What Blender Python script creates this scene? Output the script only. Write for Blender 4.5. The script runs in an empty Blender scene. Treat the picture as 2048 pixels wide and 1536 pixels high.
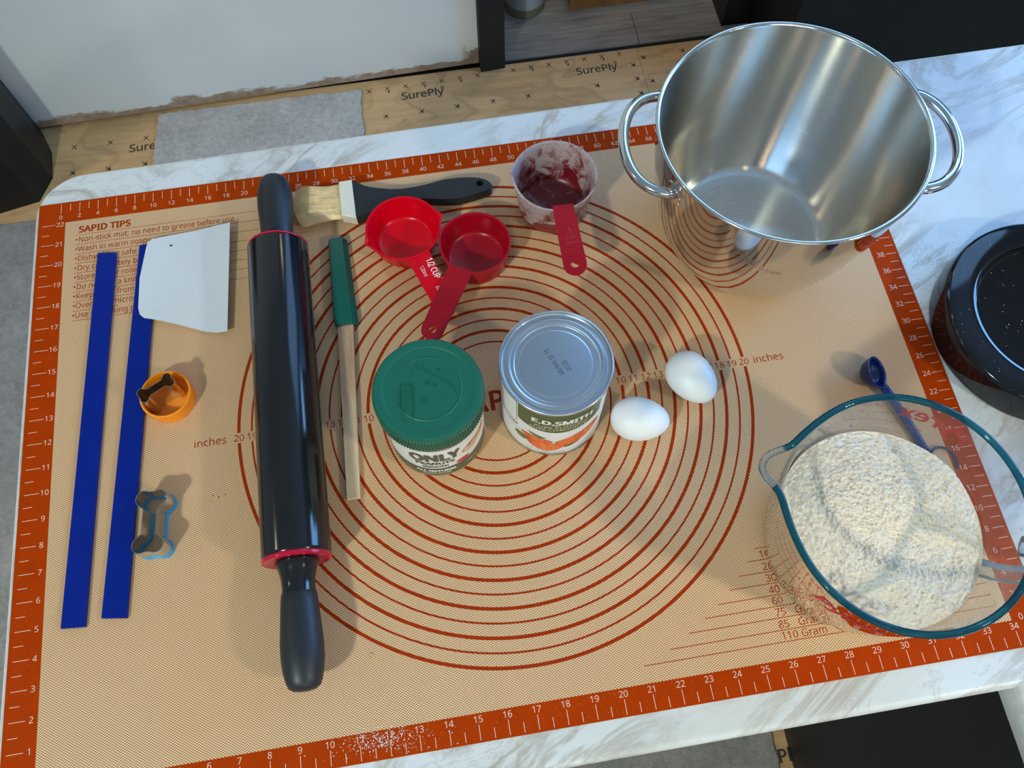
import bpy, bmesh, math, random
from math import pi, sin, cos, radians, atan2, hypot
from mathutils import Vector, Matrix, noise

random.seed(7)
I = 0.0254                      # everything below is written in inches, the scene is in metres
sc = bpy.context.scene
col = sc.collection

# ------------------------------------------------------------------ camera
cam_data = bpy.data.cameras.new('camera')
cam = bpy.data.objects.new('camera', cam_data)
col.objects.link(cam)
sc.camera = cam
cam_data.sensor_width = 36.0
cam_data.lens = 1648.377 / 2048 * 36.0
cam_data.clip_start = 0.02
cam_data.clip_end = 50
CR = [[0.987166, -0.159653, -0.003645], [-0.148716, -0.910746, -0.38526], [0.058189, 0.380857, -0.922801]]
cam.matrix_world = Matrix(((CR[0][0], -CR[1][0], -CR[2][0], 16.191 * I),
                           (CR[0][1], -CR[1][1], -CR[2][1], -0.858 * I),
                           (CR[0][2], -CR[1][2], -CR[2][2], 30.0228 * I),
                           (0, 0, 0, 1)))

# ------------------------------------------------------------------ world, lights, exposure
world = bpy.data.worlds.new('world')
sc.world = world
world.use_nodes = True
world.node_tree.nodes['Background'].inputs[0].default_value = (0.55, 0.68, 0.9, 1)
world.node_tree.nodes['Background'].inputs[1].default_value = 0.15
sc.view_settings.view_transform = 'Standard'
sc.view_settings.look = 'None'
sc.view_settings.exposure = 0.0
sc.view_settings.gamma = 1.0
sc.view_settings.use_curve_mapping = False


def area_light(name, loc, target, size, power, colour, shape='DISK', size_y=None):
    d = bpy.data.lights.new(name, 'AREA')
    d.shape = shape
    d.size = size * I
    if size_y:
        d.size_y = size_y * I
    d.energy = power
    d.color = colour
    o = bpy.data.objects.new(name, d)
    col.objects.link(o)
    o.location = Vector(loc) * I
    o.rotation_euler = (Vector(target) - Vector(loc)).to_track_quat('-Z', 'Y').to_euler()
    return o


# name, place, aim, size, watts, colour, shape, height, beam angle
LIGHTS = [
    ('ceiling_lamp_or_fill', (-29, -40, 59), (8, 8, 0), 6, 35, (0.84, 1.0, 0.95), 'DISK', None, 180),
    ('ceiling_lamp_or_fill', (84, -44, 59), (25, 0, 0), 7, 1.9, (1.0, 0.98, 0.88), 'DISK', None, 42),
    ('ceiling_lamp_or_fill', (-66, 20, 59), (0, 62, -30), 6, 2.5, (1.0, 0.80, 0.60), 'DISK', None, 84),  # added fill to brighten the back wall, not a known fitting
    ('ceiling_lamp_or_fill', (34, -30, 59.4), (34, -30, 0), 4, 0.4, (1.0, 0.78, 0.5), 'DISK', None, 180),  # added for an extra warm streak inside the steel pot
    ('ceiling_lamp_or_fill', (38, 74, 59), (38, 74, 0), 6, 1.8, (1.0, 0.80, 0.56), 'DISK', None, 110),  # added to warm and brighten the laminate of the next room
    ('window_daylight', (57, 57, 38), (46, 10, 0), 30, 9, (0.25, 0.52, 1.0), 'RECTANGLE', 42, 180),
    ('window_daylight', (94, 36, 22), (36, 17, 0), 36, 37, (0.18, 0.47, 1.0), 'RECTANGLE', 34, 180),
    ('window_daylight', (24, -88, 32), (20, 16, 0), 60, 11.5, (0.80, 0.97, 1.0), 'RECTANGLE', 36, 180),
]
for a_ in LIGHTS:
    l_ = area_light(*a_[:8])
    l_.data.spread = radians(a_[8])


# ------------------------------------------------------------------ materials
def ramp_set(r, stops):
    cr = r.color_ramp
    while len(cr.elements) < len(stops):
        cr.elements.new(0.5)
    for e, (p, c) in zip(cr.elements, stops):
        e.position = p
        e.color = (*c, 1) if len(c) == 3 else c


class NT:
    """tiny node helper; coordinates come out in inches, in the object's own space"""
    def __init__(self, name):
        self.m = bpy.data.materials.new(name)
        self.m.use_nodes = True
        self.t = self.m.node_tree
        self.b = self.t.nodes['Principled BSDF']
        self.out = self.t.nodes['Material Output']
        self._co = None

    def n(self, kind, **kw):
        nd = self.t.nodes.new(kind)
        for k, v in kw.items():
            setattr(nd, k, v)
        return nd

    def l(self, a, b):
        self.t.links.new(a, b)

    def val(self, sock, v):
        if hasattr(v, 'links'):
            self.l(v, sock)
        else:
            sock.default_value = v

    def co(self, scale=(1, 1, 1), rot=(0, 0, 0)):
        if self._co is None:
            self._co = self.n('ShaderNodeTexCoord').outputs['Object']
        mp = self.n('ShaderNodeMapping')
        mp.inputs['Scale'].default_value = [s / I for s in scale]
        mp.inputs['Rotation'].default_value = rot
        self.l(self._co, mp.inputs['Vector'])
        return mp.outputs[0]

    def noise(self, vec, scale, detail=4, rough=0.5, dist=0.0):
        nd = self.n('ShaderNodeTexNoise')
        self.l(vec, nd.inputs['Vector'])
        nd.inputs['Scale'].default_value = scale
        nd.inputs['Detail'].default_value = detail
        nd.inputs['Roughness'].default_value = rough
        nd.inputs['Distortion'].default_value = dist
        return nd.outputs['Fac']

    def ramp(self, fac, stops, interp='LINEAR'):
        r = self.n('ShaderNodeValToRGB')
        r.color_ramp.interpolation = interp
        ramp_set(r, stops)
        self.l(fac, r.inputs[0])
        return r.outputs[0]

    def math(self, op, a, b=0.0, c=None, clamp=False):
        nd = self.n('ShaderNodeMath', operation=op, use_clamp=clamp)
        self.val(nd.inputs[0], a)
        self.val(nd.inputs[1], b)
        if c is not None:
            self.val(nd.inputs[2], c)
        return nd.outputs[0]

    def mix(self, fac, a, b, mode='MIX'):
        nd = self.n('ShaderNodeMix', data_type='RGBA', blend_type=mode)
        self.val(nd.inputs[0], fac)
        for s, v in ((nd.inputs[6], a), (nd.inputs[7], b)):
            if hasattr(v, 'links'):
                self.l(v, s)
            else:
                s.default_value = (*v, 1)
        return nd.outputs[2]

    def bump(self, h, strength=0.3, dist=0.01):
        nd = self.n('ShaderNodeBump')
        nd.inputs['Strength'].default_value = strength
        nd.inputs['Distance'].default_value = dist * I
        self.l(h, nd.inputs['Height'])
        self.l(nd.outputs[0], self.b.inputs['Normal'])

    def set(self, col=None, rough=None, metal=None, **kw):
        if col is not None:
            if hasattr(col, 'links'):
                self.l(col, self.b.inputs['Base Color'])
            else:
                self.b.inputs['Base Color'].default_value = (*col, 1)
        if rough is not None:
            self.val(self.b.inputs['Roughness'], rough)
        if metal is not None:
            self.b.inputs['Metallic'].default_value = metal
        for k, v in kw.items():
            self.val(self.b.inputs[k], v)
        return self.m


def plain(name, colr, rough=0.5, metal=0.0, var=0.08, nscale=3.0, bump=0.0, bscale=40, **kw):
    t = NT(name)
    c = t.co()
    f = t.noise(c, nscale, 5, 0.6)
    lo = tuple(max(0, x * (1 - var)) for x in colr)
    hi = tuple(min(1, x * (1 + var)) for x in colr)
    t.set(t.ramp(f, [(0.3, lo), (0.7, hi)]), rough, metal, **kw)
    if bump:
        t.bump(t.noise(c, bscale, 3), bump, 0.02)
    return t.m


M = {}
# woven silicone mat
t = NT('woven_silicone')
c = t.co()
sep = t.n('ShaderNodeSeparateXYZ')
t.l(c, sep.inputs[0])
wob = t.noise(c, 6, 2)
wx = t.math('COSINE', t.math('MULTIPLY', sep.outputs[0], 2 * pi / 0.122))
wy = t.math('COSINE', t.math('MULTIPLY', t.math('ADD', sep.outputs[1], t.math('MULTIPLY', wob, 0.02)), 2 * pi / 0.084))
w = t.math('MULTIPLY', wx, wy)
big = t.noise(c, 0.25, 3)
low = t.mix(big, (0.33, 0.155, 0.060), (0.39, 0.185, 0.072))
colr = t.n('ShaderNodeMapRange')
colr.inputs[1].default_value = -0.25
colr.inputs[2].default_value = 0.45
t.l(w, colr.inputs[0])
t.set(t.mix(colr.outputs[0], low, (0.91, 0.625, 0.37)), 0.5, **{'Specular IOR Level': 0.3})
t.bump(w, 0.3, 0.008)
M['weave'] = t.m
M['mat_red'] = plain('silicone_red', (0.39, 0.036, 0.0), 0.6, var=0.07, nscale=1.2, bump=0.05, bscale=3, **{'Specular IOR Level': 0.05})
M['print_red'] = plain('printed_red', (0.33, 0.026, 0.0), 0.6, var=0.1, nscale=2, **{'Specular IOR Level': 0.1})
M['print_white'] = plain('printed_white', (0.80, 0.52, 0.40), 0.5, var=0.12, nscale=12)
M['flourdust'] = plain('flour_dust', (0.85, 0.78, 0.70), 0.9)
M['crumb'] = plain('crumb', (0.70, 0.42, 0.12), 0.8)

# marble laminate
t = NT('marble_laminate')
c = t.co((1, 1, 1), (0, 0, radians(-28)))
st = t.n('ShaderNodeMapping')
st.inputs['Scale'].default_value = (0.42, 1.25, 1)
t.l(c, st.inputs[0])
warp = t.noise(st.outputs[0], 0.22, 5, 0.6, 0.6)
v1 = t.math('ABSOLUTE', t.math('SUBTRACT', t.noise(st.outputs[0], 0.20, 8, 0.62, 1.6), 0.5))
v2 = t.math('ABSOLUTE', t.math('SUBTRACT', t.noise(st.outputs[0], 0.42, 7, 0.65, 2.2), 0.47))
area = t.ramp(t.noise(c, 0.11, 3, 0.5), [(0.40, (0, 0, 0)), (0.62, (1, 1, 1))])
k1 = t.ramp(v1, [(0.0, (1, 1, 1)), (0.018, (0.55, 0.55, 0.55)), (0.05, (0, 0, 0))])
k2 = t.ramp(v2, [(0.0, (0.8, 0.8, 0.8)), (0.022, (0, 0, 0))])
base = t.mix(t.ramp(warp, [(0.35, (0, 0, 0)), (0.7, (1, 1, 1))]), (0.70, 0.705, 0.69), (0.60, 0.575, 0.53))
vv = t.mix(area, (0.10, 0.10, 0.10), (1, 1, 1))
a1 = t.math('MULTIPLY', k1, vv)
a2 = t.math('MULTIPLY', k2, vv)
cc = t.mix(t.math('MULTIPLY', a1, 0.85), base, (0.36, 0.29, 0.22))
cc = t.mix(t.math('MULTIPLY', a2, 0.6), cc, (0.40, 0.34, 0.28))
speck = t.ramp(t.noise(c, 6.0, 2, 0.5), [(0.24, (1, 1, 1)), (0.27, (0, 0, 0))])
cc = t.mix(t.math('MULTIPLY', speck, 0.6), cc, (0.25, 0.22, 0.19))
t.set(cc, 0.36)
t.bump(t.noise(c, 1.4, 4), 0.05, 0.03)
M['marble'] = t.m
M['backing'] = plain('laminate_edge', (0.62, 0.57, 0.50), 0.6)

# steel
t = NT('brushed_steel')
c = t.co()
sp = t.n('ShaderNodeSeparateXYZ')
t.l(c, sp.inputs[0])
cmb = t.n('ShaderNodeCombineXYZ')
ang = t.math('ARCTAN2', sp.outputs[1], sp.outputs[0])
t.l(t.math('MULTIPLY', ang, 0.5), cmb.inputs[0])
rr_ = t.math('POWER', t.math('ADD', t.math('MULTIPLY', sp.outputs[0], sp.outputs[0]), t.math('MULTIPLY', sp.outputs[1], sp.outputs[1])), 0.5)
t.l(t.math('SUBTRACT', t.math('MULTIPLY', sp.outputs[2], 26), t.math('MULTIPLY', rr_, 8)), cmb.inputs[1])
gr = t.noise(cmb.outputs[0], 1.6, 4, 0.65)
t.set(t.ramp(gr, [(0.3, (0.74, 0.70, 0.63)), (0.7, (0.80, 0.76, 0.69))]), t.math('MULTIPLY_ADD', gr, 0.16, 0.10), 1.0, Anisotropic=0.93)
tg = t.n('ShaderNodeTangent')
tg.direction_type = 'RADIAL'
tg.axis = 'Z'
t.l(tg.outputs[0], t.b.inputs['Tangent'])
M['steel_in'] = t.m
M['steel_in'].node_tree.nodes['Principled BSDF'].inputs['Anisotropic Rotation'].default_value = 0.25
M['steel'] = plain('polished_steel', (0.66, 0.63, 0.60), 0.06, 1.0, var=0.02)
M['steel_h'] = plain('handle_steel', (0.66, 0.65, 0.63), 0.13, 1.0, var=0.03)
M['tin'] = plain('tinplate', (0.56, 0.60, 0.64), 0.30, 1.0, var=0.02, nscale=5)
M['blade_tin'] = plain('cutter_tin', (0.62, 0.60, 0.57), 0.22, 1.0, var=0.1)
M['stamp'] = plain('stamped_ink', (0.05, 0.06, 0.08), 0.7)

# plastics
M['green'] = plain('lid_green_plastic', (0.004, 0.112, 0.070), 0.42, var=0.05, nscale=2)
M['green2'] = plain('sleeve_green_plastic', (0.002, 0.085, 0.062), 0.2, var=0.05)
M['red1'] = plain('bright_red_plastic', (0.66, 0.0, 0.010), 0.24, var=0.04, **{'Specular IOR Level': 0.25})
M['red2'] = plain('dull_red_plastic', (0.36, 0.002, 0.012), 0.28, var=0.05, **{'Specular IOR Level': 0.3})
M['red_flange'] = plain('red_flange_plastic', (0.48, 0.002, 0.03), 0.2, var=0.04)
M['orange'] = plain('orange_plastic', (0.95, 0.25, 0.002), 0.38, var=0.03, **{'Subsurface Weight': 0.1})
M['cyan'] = plain('sky_blue_plastic', (0.02, 0.34, 0.68), 0.35, var=0.04)
M['blue'] = plain('blue_strip_plastic', (0.0, 0.014, 0.21), 0.28, var=0.06, nscale=1, **{'Specular IOR Level': 0.2})
M['navy'] = plain('navy_plastic', (0.004, 0.014, 0.10), 0.2, var=0.06)
M['white_pl'] = plain('white_plastic', (0.63, 0.65, 0.67), 0.45, var=0.02)
M['ferrule'] = plain('cream_ferrule', (0.74, 0.68, 0.54), 0.42, var=0.05)
M['black_soft'] = plain('soft_black_grip', (0.011, 0.013, 0.016), 0.46, var=0.2, nscale=6)
M['black_gloss'] = plain('glossy_black_plastic', (0.006, 0.006, 0.007), 0.10, var=0.2)
t = NT('pin_black_coating')
c = t.co()
s1 = t.ramp(t.noise(t.co((3, 0.5, 3)), 4, 5, 0.7), [(0.66, (0.009, 0.009, 0.010)), (0.76, (0.022, 0.022, 0.024))])
t.set(s1, 0.15)
t.bump(t.noise(c, 26, 2), 0.05, 0.006)
M['pin'] = t.m
M['black_cab'] = plain('black_cabinet', (0.009, 0.009, 0.010), 0.45, var=0.2, nscale=0.3, **{'Specular IOR Level': 0.3})
M['black_paint'] = plain('black_paint', (0.009, 0.009, 0.011), 0.55, var=0.2)
M['eggshell'] = plain('eggshell', (0.80, 0.80, 0.79), 0.42, var=0.02, bump=0.05, bscale=30, **{'Subsurface Weight': 0.08})
M['shaft'] = plain('bolt_black', (0.02, 0.02, 0.02), 0.4)
M['grain'] = plain('grain', (0.6, 0.4, 0.2), 0.8)

# wood stick
t = NT('beech_stick')
c = t.co((7, 0.5, 7))
g = t.noise(c, 1.6, 5, 0.6, 0.4)
sepw = t.n('ShaderNodeSeparateXYZ')
t.l(t.co(), sepw.inputs[0])
grad = t.math('MULTIPLY_ADD', sepw.outputs[1], 0.2, 0.62, clamp=True)
wc1 = t.ramp(g, [(0.3, (0.42, 0.22, 0.12)), (0.7, (0.58, 0.36, 0.21))])
wc2 = t.ramp(g, [(0.3, (0.64, 0.47, 0.28)), (0.7, (0.78, 0.61, 0.39))])
t.set(t.mix(grad, wc2, wc1), 0.6)
M['wood'] = t.m

# bristle
M['bristle'] = plain('boar_bristle', (0.78, 0.60, 0.34), 0.5, var=0.25, nscale=2)
M['bristle_dark'] = plain('bristle_core', (0.62, 0.46, 0.24), 0.7, var=0.2)

# floury red cup
t = NT('floured_red_plastic')
c = t.co()
sz = t.n('ShaderNodeSeparateXYZ')
t.l(c, sz.inputs[0])
patch = t.noise(c, 1.3, 7, 0.72, 0.8)
hgt = t.math('MULTIPLY_ADD', sz.outputs[2], 0.10, -0.13)
f = t.ramp(t.math('ADD', patch, hgt), [(0.40, (0, 0, 0)), (0.56, (1, 1, 1))])
fine = t.ramp(t.noise(c, 14, 3, 0.7), [(0.3, (0.55, 0.55, 0.55)), (0.7, (1, 1, 1))])
f2 = t.math('MULTIPLY', t.math('MULTIPLY', f, fine), 0.86)
t.set(t.mix(f2, (0.20, 0.008, 0.012), (0.58, 0.49, 0.47)), t.math('MULTIPLY_ADD', f2, 0.5, 0.34))
M['red_floured'] = t.m

# flour
t = NT('whole_wheat_flour')
c = t.co()
g1 = t.noise(c, 9, 6, 0.75)
g2 = t.ramp(t.noise(c, 22, 2, 0.5), [(0.26, (1, 1, 1)), (0.34, (0, 0, 0))])
t.set(t.mix(t.math('MULTIPLY', g2, 0.35), t.ramp(g1, [(0.25, (0.66, 0.47, 0.29)), (0.5, (0.98, 0.80, 0.59)), (0.7, (1.0, 0.92, 0.76))]), (0.45, 0.30, 0.16)), 0.95)
t.bump(t.noise(c, 15, 4, 0.8), 0.8, 0.06)
M['flour'] = t.m
M['flour_side'] = plain('flour_pressed', (0.70, 0.63, 0.52), 0.95, var=0.1, nscale=5, bump=0.2, bscale=20)


# glass: thin walls reflect by Fresnel and let the rest straight through
def thin_glass(name, tint, extra=0.0):
    t = NT(name)
    tr = t.n('ShaderNodeBsdfTransparent')
    tr.inputs[0].default_value = (*tint, 1)
    gl = t.n('ShaderNodeBsdfGlossy')
    gl.inputs['Roughness'].default_value = 0.03
    fr = t.n('ShaderNodeFresnel')
    fr.inputs['IOR'].default_value = 1.48
    nb = t.n('ShaderNodeBump')
    nb.inputs['Strength'].default_value = 0.25
    nb.inputs['Distance'].default_value = 0.03 * I
    t.l(t.noise(t.co(), 1.6, 3), nb.inputs['Height'])
    t.l(nb.outputs[0], gl.inputs['Normal'])
    t.l(nb.outputs[0], fr.inputs['Normal'])
    mx = t.n('ShaderNodeMixShader')
    t.l(t.math('ADD', fr.outputs[0], extra, clamp=True), mx.inputs[0])
    t.l(tr.outputs[0], mx.inputs[1])
    t.l(gl.outputs[0], mx.inputs[2])
    t.l(mx.outputs[0], t.out.inputs['Surface'])
    return t.m


M['glass'] = thin_glass('bowl_glass', (0.972, 0.985, 0.983), 0.025)


def tinted(name, tint, body, opac, rough=0.05):
    """tinted clear glass with a little body colour"""
    t = NT(name)
    tr = t.n('ShaderNodeBsdfTransparent')
    tr.inputs[0].default_value = (*tint, 1)
    t.set(body, rough)
    mx = t.n('ShaderNodeMixShader')
    fr = t.n('ShaderNodeFresnel')
    fr.inputs['IOR'].default_value = 1.5
    t.l(t.math('MULTIPLY_ADD', fr.outputs[0], 1.0 - opac, opac, clamp=True), mx.inputs[0])
    t.l(tr.outputs[0], mx.inputs[1])
    t.l(t.b.outputs[0], mx.inputs[2])
    t.l(mx.outputs[0], t.out.inputs['Surface'])
    return t.m


M['glass_rim'] = tinted('teal_rim_glass', (0.25, 0.62, 0.70), (0.004, 0.10, 0.15), 0.40)
M['glass_solid'] = tinted('clear_glass', (0.94, 0.97, 0.97), (0.30, 0.36, 0.40), 0.10, 0.03)
t = NT('jar_plastic')
t.set((0.80, 0.62, 0.36), 0.12, **{'Transmission Weight': 0.25})
M['jar'] = t.m
M['peanut'] = plain('peanut_butter', (0.52, 0.29, 0.10), 0.35)
M['glass_print'] = plain('red_glass_print', (0.62, 0.02, 0.015), 0.5)

# labels
M['label_white'] = plain('label_white', (0.78, 0.77, 0.74), 0.35, var=0.02)
M['label_olive'] = plain('label_olive', (0.085, 0.092, 0.045), 0.4, var=0.05)
M['label_green'] = plain('label_green', (0.060, 0.092, 0.036), 0.35, var=0.08)
M['label_text'] = plain('label_pale_text', (0.80, 0.80, 0.70), 0.4, var=0.02)
M['label_cream'] = plain('label_cream_text', (0.70, 0.68, 0.42), 0.4, var=0.02)
M['label_dark'] = plain('label_dark_text', (0.10, 0.11, 0.09), 0.5)
M['label_red'] = plain('label_red', (0.65, 0.02, 0.03), 0.4)
t = NT('pumpkin_flesh')
c = t.co((1, 1, 1), (0, radians(35), 0))
g = t.noise(t.co((4, 4, 0.7), (0, radians(-40), 0)), 1.2, 4, 0.6, 0.5)
t.set(t.ramp(g, [(0.3, (0.55, 0.055, 0.012)), (0.55, (0.80, 0.15, 0.03)), (0.75, (0.92, 0.36, 0.09))]), 0.35)
M['pumpkin'] = t.m
M['leaf'] = plain('leaf_print', (0.09, 0.15, 0.03), 0.4, var=0.3, nscale=5)
M['nut'] = plain('peanut_print', (0.62, 0.27, 0.09), 0.4, var=0.4, nscale=6)
M['nut_light'] = plain('peanut_highlight', (0.86, 0.62, 0.36), 0.4, var=0.1, nscale=6)

# room
t = NT('painted_drywall')
c = t.co()
sz = t.n('ShaderNodeSeparateXYZ')
t.l(c, sz.inputs[0])
nz = t.noise(t.co((0.5, 0.5, 1)), 0.6, 5, 0.65)
edge = t.math('ADD', sz.outputs[2], t.math('MULTIPLY', nz, -3.2))
strip = t.ramp(t.math('MULTIPLY_ADD', edge, 0.1, 3.68), [(0.0, (1, 1, 1)), (0.03, (1, 1, 1)), (0.06, (0, 0, 0))])
# torn paper near the post: reaches higher there
near = t.math('MULTIPLY_ADD', sz.outputs[0], 1.0, -20.9, clamp=True)
nz2 = t.math('MULTIPLY', t.noise(c, 1.0, 5, 0.7), 6)
hi_ = t.math('LESS_THAN', t.math('ADD', sz.outputs[2], nz2), -30.6)
torn = t.math('MULTIPLY', near, hi_)
msk = t.math('MAXIMUM', strip, torn)
br = t.ramp(t.noise(c, 1.2, 5, 0.7), [(0.3, (0.30, 0.19, 0.12)), (0.6, (0.44, 0.32, 0.23)), (0.8, (0.52, 0.44, 0.36))])
wallc = t.ramp(t.noise(c, 0.08, 3), [(0.3, (0.78, 0.775, 0.745)), (0.7, (0.83, 0.825, 0.795))])
t.set(t.mix(msk, wallc, br), 0.55)
ridge = t.noise(t.co((0.4, 1, 2.4)), 0.35, 6, 0.6, 1.0)
t.bump(t.math('ADD', t.math('MULTIPLY', msk, -1.0), t.math('MULTIPLY', ridge, 0.5)), 0.45, 0.12)
M['wall'] = t.m
M['paint'] = plain('room_paint', (0.62, 0.62, 0.60), 0.8, var=0.03, nscale=0.1)
M['ceiling'] = plain('ceiling_paint', (0.74, 0.74, 0.72), 0.9, var=0.02, nscale=0.1)

t = NT('plywood')
c = t.co((0.12, 1.2, 1))
g = t.noise(c, 1.1, 6, 0.6, 0.7)
b2 = t.noise(t.co((0.35, 0.6, 1)), 0.35, 4, 0.5, 0.8)
pc = t.ramp(g, [(0.25, (0.56, 0.315, 0.125)), (0.5, (0.68, 0.39, 0.165)), (0.75, (0.76, 0.45, 0.20))])
stain = t.ramp(b2, [(0.50, (0, 0, 0)), (0.545, (1, 1, 1)), (0.60, (0.25, 0.25, 0.25))])
pc = t.mix(t.math('MULTIPLY', stain, 0.45), pc, (0.34, 0.19, 0.07))
t.set(pc, 0.6)
M['ply'] = t.m
M['ply_ink'] = plain('plywood_ink', (0.035, 0.028, 0.022), 0.7, var=0.4, nscale=3)
M['patch'] = plain('wall_filler', (0.75, 0.72, 0.68), 0.8)

t = NT('grey_carpet')
c = t.co()
g = t.noise(c, 2.2, 6, 0.8)
b2 = t.noise(c, 0.25, 4, 0.6)
cc = t.ramp(t.math('ADD', t.math('MULTIPLY', g, 0.65), t.math('MULTIPLY', b2, 0.35)), [(0.36, (0.42, 0.365, 0.31)), (0.5, (0.60, 0.53, 0.46)), (0.64, (0.76, 0.69, 0.61))])
t.set(cc, 0.95)
t.bump(g, 0.9, 0.2)
M['carpet'] = t.m
M['carpet_dark'] = M['carpet'].copy()  # same carpet darkened: the shade on the floor is put into its colour
M['carpet_dark'].name = 'grey_carpet_shaded'
for nd_ in M['carpet_dark'].node_tree.nodes:
    if nd_.type == 'VALTORGB':
        for e_ in nd_.color_ramp.elements:
            e_.color = [x * 0.66 for x in e_.color[:3]] + [1]

t = NT('grey_laminate')
c = t.co((0.22, 2.4, 1))
g = t.noise(c, 0.9, 6, 0.65, 0.3)
t.set(t.ramp(g, [(0.28, (0.15, 0.13, 0.11)), (0.5, (0.25, 0.215, 0.185)), (0.75, (0.36, 0.32, 0.275))]), 0.5)
M['laminate'] = t.m
M['box_wood'] = plain('orange_brown_wood', (0.26, 0.115, 0.035), 0.55, var=0.3, nscale=0.5)
M['jug_body'] = plain('pale_jug_plastic', (0.42, 0.44, 0.44), 0.4, var=0.03)
M['jug_base'] = plain('olive_jug_base', (0.20, 0.17, 0.09), 0.5, var=0.1)
M['gap'] = plain('dark_gap', (0.008, 0.007, 0.006), 0.8)


# ------------------------------------------------------------------ mesh helpers (inches in)
def tag(o, label=None, cat=None, group=None, kind=None):
    for k, v in (('label', label), ('category', cat), ('group', group), ('kind', kind)):
        if v:
            o[k] = v
    return o


def empty(name, loc=(0, 0, 0), rz=0.0, **kw):
    o = bpy.data.objects.new(name, None)
    col.objects.link(o)
    o.location = Vector(loc) * I
    o.rotation_euler = (0, 0, rz)
    o.empty_display_size = 0.02
    return tag(o, **kw)


def obj(name, vf, mat, parent=None, smooth=False, loc=(0, 0, 0), rot=None, auto=None, **kw):
    v, f = vf
    me = bpy.data.meshes.new(name)
    me.from_pydata([(a * I, b * I, c * I) for a, b, c in v], [], f)
    me.validate()
    bm = bmesh.new()
    bm.from_mesh(me)
    bmesh.ops.recalc_face_normals(bm, faces=bm.faces)
    if auto is not None:
        for fc in bm.faces:
            fc.smooth = True
        for e in bm.edges:
            e.smooth = e.calc_face_angle(0.0) < radians(auto) if len(e.link_faces) == 2 else True
    bm.to_mesh(me)
    bm.free()
    if smooth:
        for p in me.polygons:
            p.use_smooth = True
    me.materials.append(M[mat] if isinstance(mat, str) else mat)
    o = bpy.data.objects.new(name, me)
    col.objects.link(o)
    o.location = Vector(loc) * I
    if rot:
        o.rotation_euler = rot
    if parent:
        o.parent = parent
    return tag(o, **kw)


def join(*vfs):
    V, F = [], []
    for v, f in vfs:
        n = len(V)
        V += list(v)
        F += [tuple(i + n for i in q) for q in f]
    return V, F


def xf(vf, m):
    return [tuple(m @ Vector(p)) for p in vf[0]], vf[1]


def move(vf, d):
    return [(a + d[0], b + d[1], c + d[2]) for a, b, c in vf[0]], vf[1]


def lathe(prof, n=64, closed=False, c=(0, 0)):
    """prof: list of (r, z); r 0 ends make a pole"""
    V, F, rings = [], [], []
    for r, z in prof:
        if r < 1e-6:
            rings.append([len(V)])
            V.append((c[0], c[1], z))
        else:
            rings.append(list(range(len(V), len(V) + n)))
            V += [(c[0] + r * cos(2 * pi * k / n), c[1] + r * sin(2 * pi * k / n), z) for k in range(n)]
    seq = list(zip(rings[:-1], rings[1:]))
    if closed:
        seq.append((rings[-1], rings[0]))
    for a, b in seq:
        for k in range(n):
            k2 = (k + 1) % n
            if len(a) == 1 and len(b) == 1:
                continue
            if len(a) == 1:
                F.append((a[0], b[k2], b[k]))
            elif len(b) == 1:
                F.append((a[k], a[k2], b[0]))
            else:
                F.append((a[k], a[k2], b[k2], b[k]))
    return V, F


def box(x0, x1, y0, y1, z0, z1):
    V = [(x, y, z) for z in (z0, z1) for y in (y0, y1) for x in (x0, x1)]
    return V, [(0, 2, 3, 1), (4, 5, 7, 6), (0, 1, 5, 4), (2, 6, 7, 3), (0, 4, 6, 2), (1, 3, 7, 5)]


def prism(pts, z0, z1, bev=0.0):
    """extruded outline, optional bevelled top and bottom edge; fan via ngon"""
    n = len(pts)
    cx = sum(p[0] for p in pts) / n
    cy = sum(p[1] for p in pts) / n

    def ins(p, d):
        L = hypot(p[0] - cx, p[1] - cy)
        k = (L - d) / L
        return (cx + (p[0] - cx) * k, cy + (p[1] - cy) * k)
    lv = [(z0 + bev, 0), (z1 - bev, 0), (z1, bev)] if bev else [(z0, 0), (z1, 0)]
    if bev:
        lv = [(z0, bev)] + lv
    V = []
    for z, d in lv:
        V += [(*(ins(p, d) if d else p), z) for p in pts]
    F = []
    for L in range(len(lv) - 1):
        for k in range(n):
            k2 = (k + 1) % n
            F.append((L * n + k, L * n + k2, (L + 1) * n + k2, (L + 1) * n + k))
    F.append(tuple(range(n - 1, -1, -1)))
    F.append(tuple(range((len(lv) - 1) * n, len(lv) * n)))
    return V, F


def tube(path, r, n=14, closed=False, rads=None, cap=True, flat=1.0):
    P = [Vector(p) for p in path]
    m = len(P)
    V, F = [], []
    up = Vector((0, 0, 1))
    prev = None
    for i, p in enumerate(P):
        if closed:
            d = (P[(i + 1) % m] - P[i - 1]).normalized()
        else:
            d = (P[min(i + 1, m - 1)] - P[max(i - 1, 0)]).normalized()
        if prev is None:
            s = d.cross(up)
            if s.length < 1e-3:
                s = d.cross(Vector((0, 1, 0)))
            s.normalize()
        else:
            s = (prev - d * prev.dot(d)).normalized()
        prev = s
        u2 = s.cross(d).normalized()
        R = rads[i] if rads else r
        V += [tuple(p + s * (R * cos(2 * pi * k / n)) + u2 * (R * flat * sin(2 * pi * k / n))) for k in range(n)]
    for i in range(m if closed else m - 1):
        j = (i + 1) % m
        for k in range(n):
            k2 = (k + 1) % n
            F.append((i * n + k, i * n + k2, j * n + k2, j * n + k))
    if cap and not closed:
        F.append(tuple(range(n - 1, -1, -1)))
        F.append(tuple(range((m - 1) * n, m * n)))
    return V, F


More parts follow.
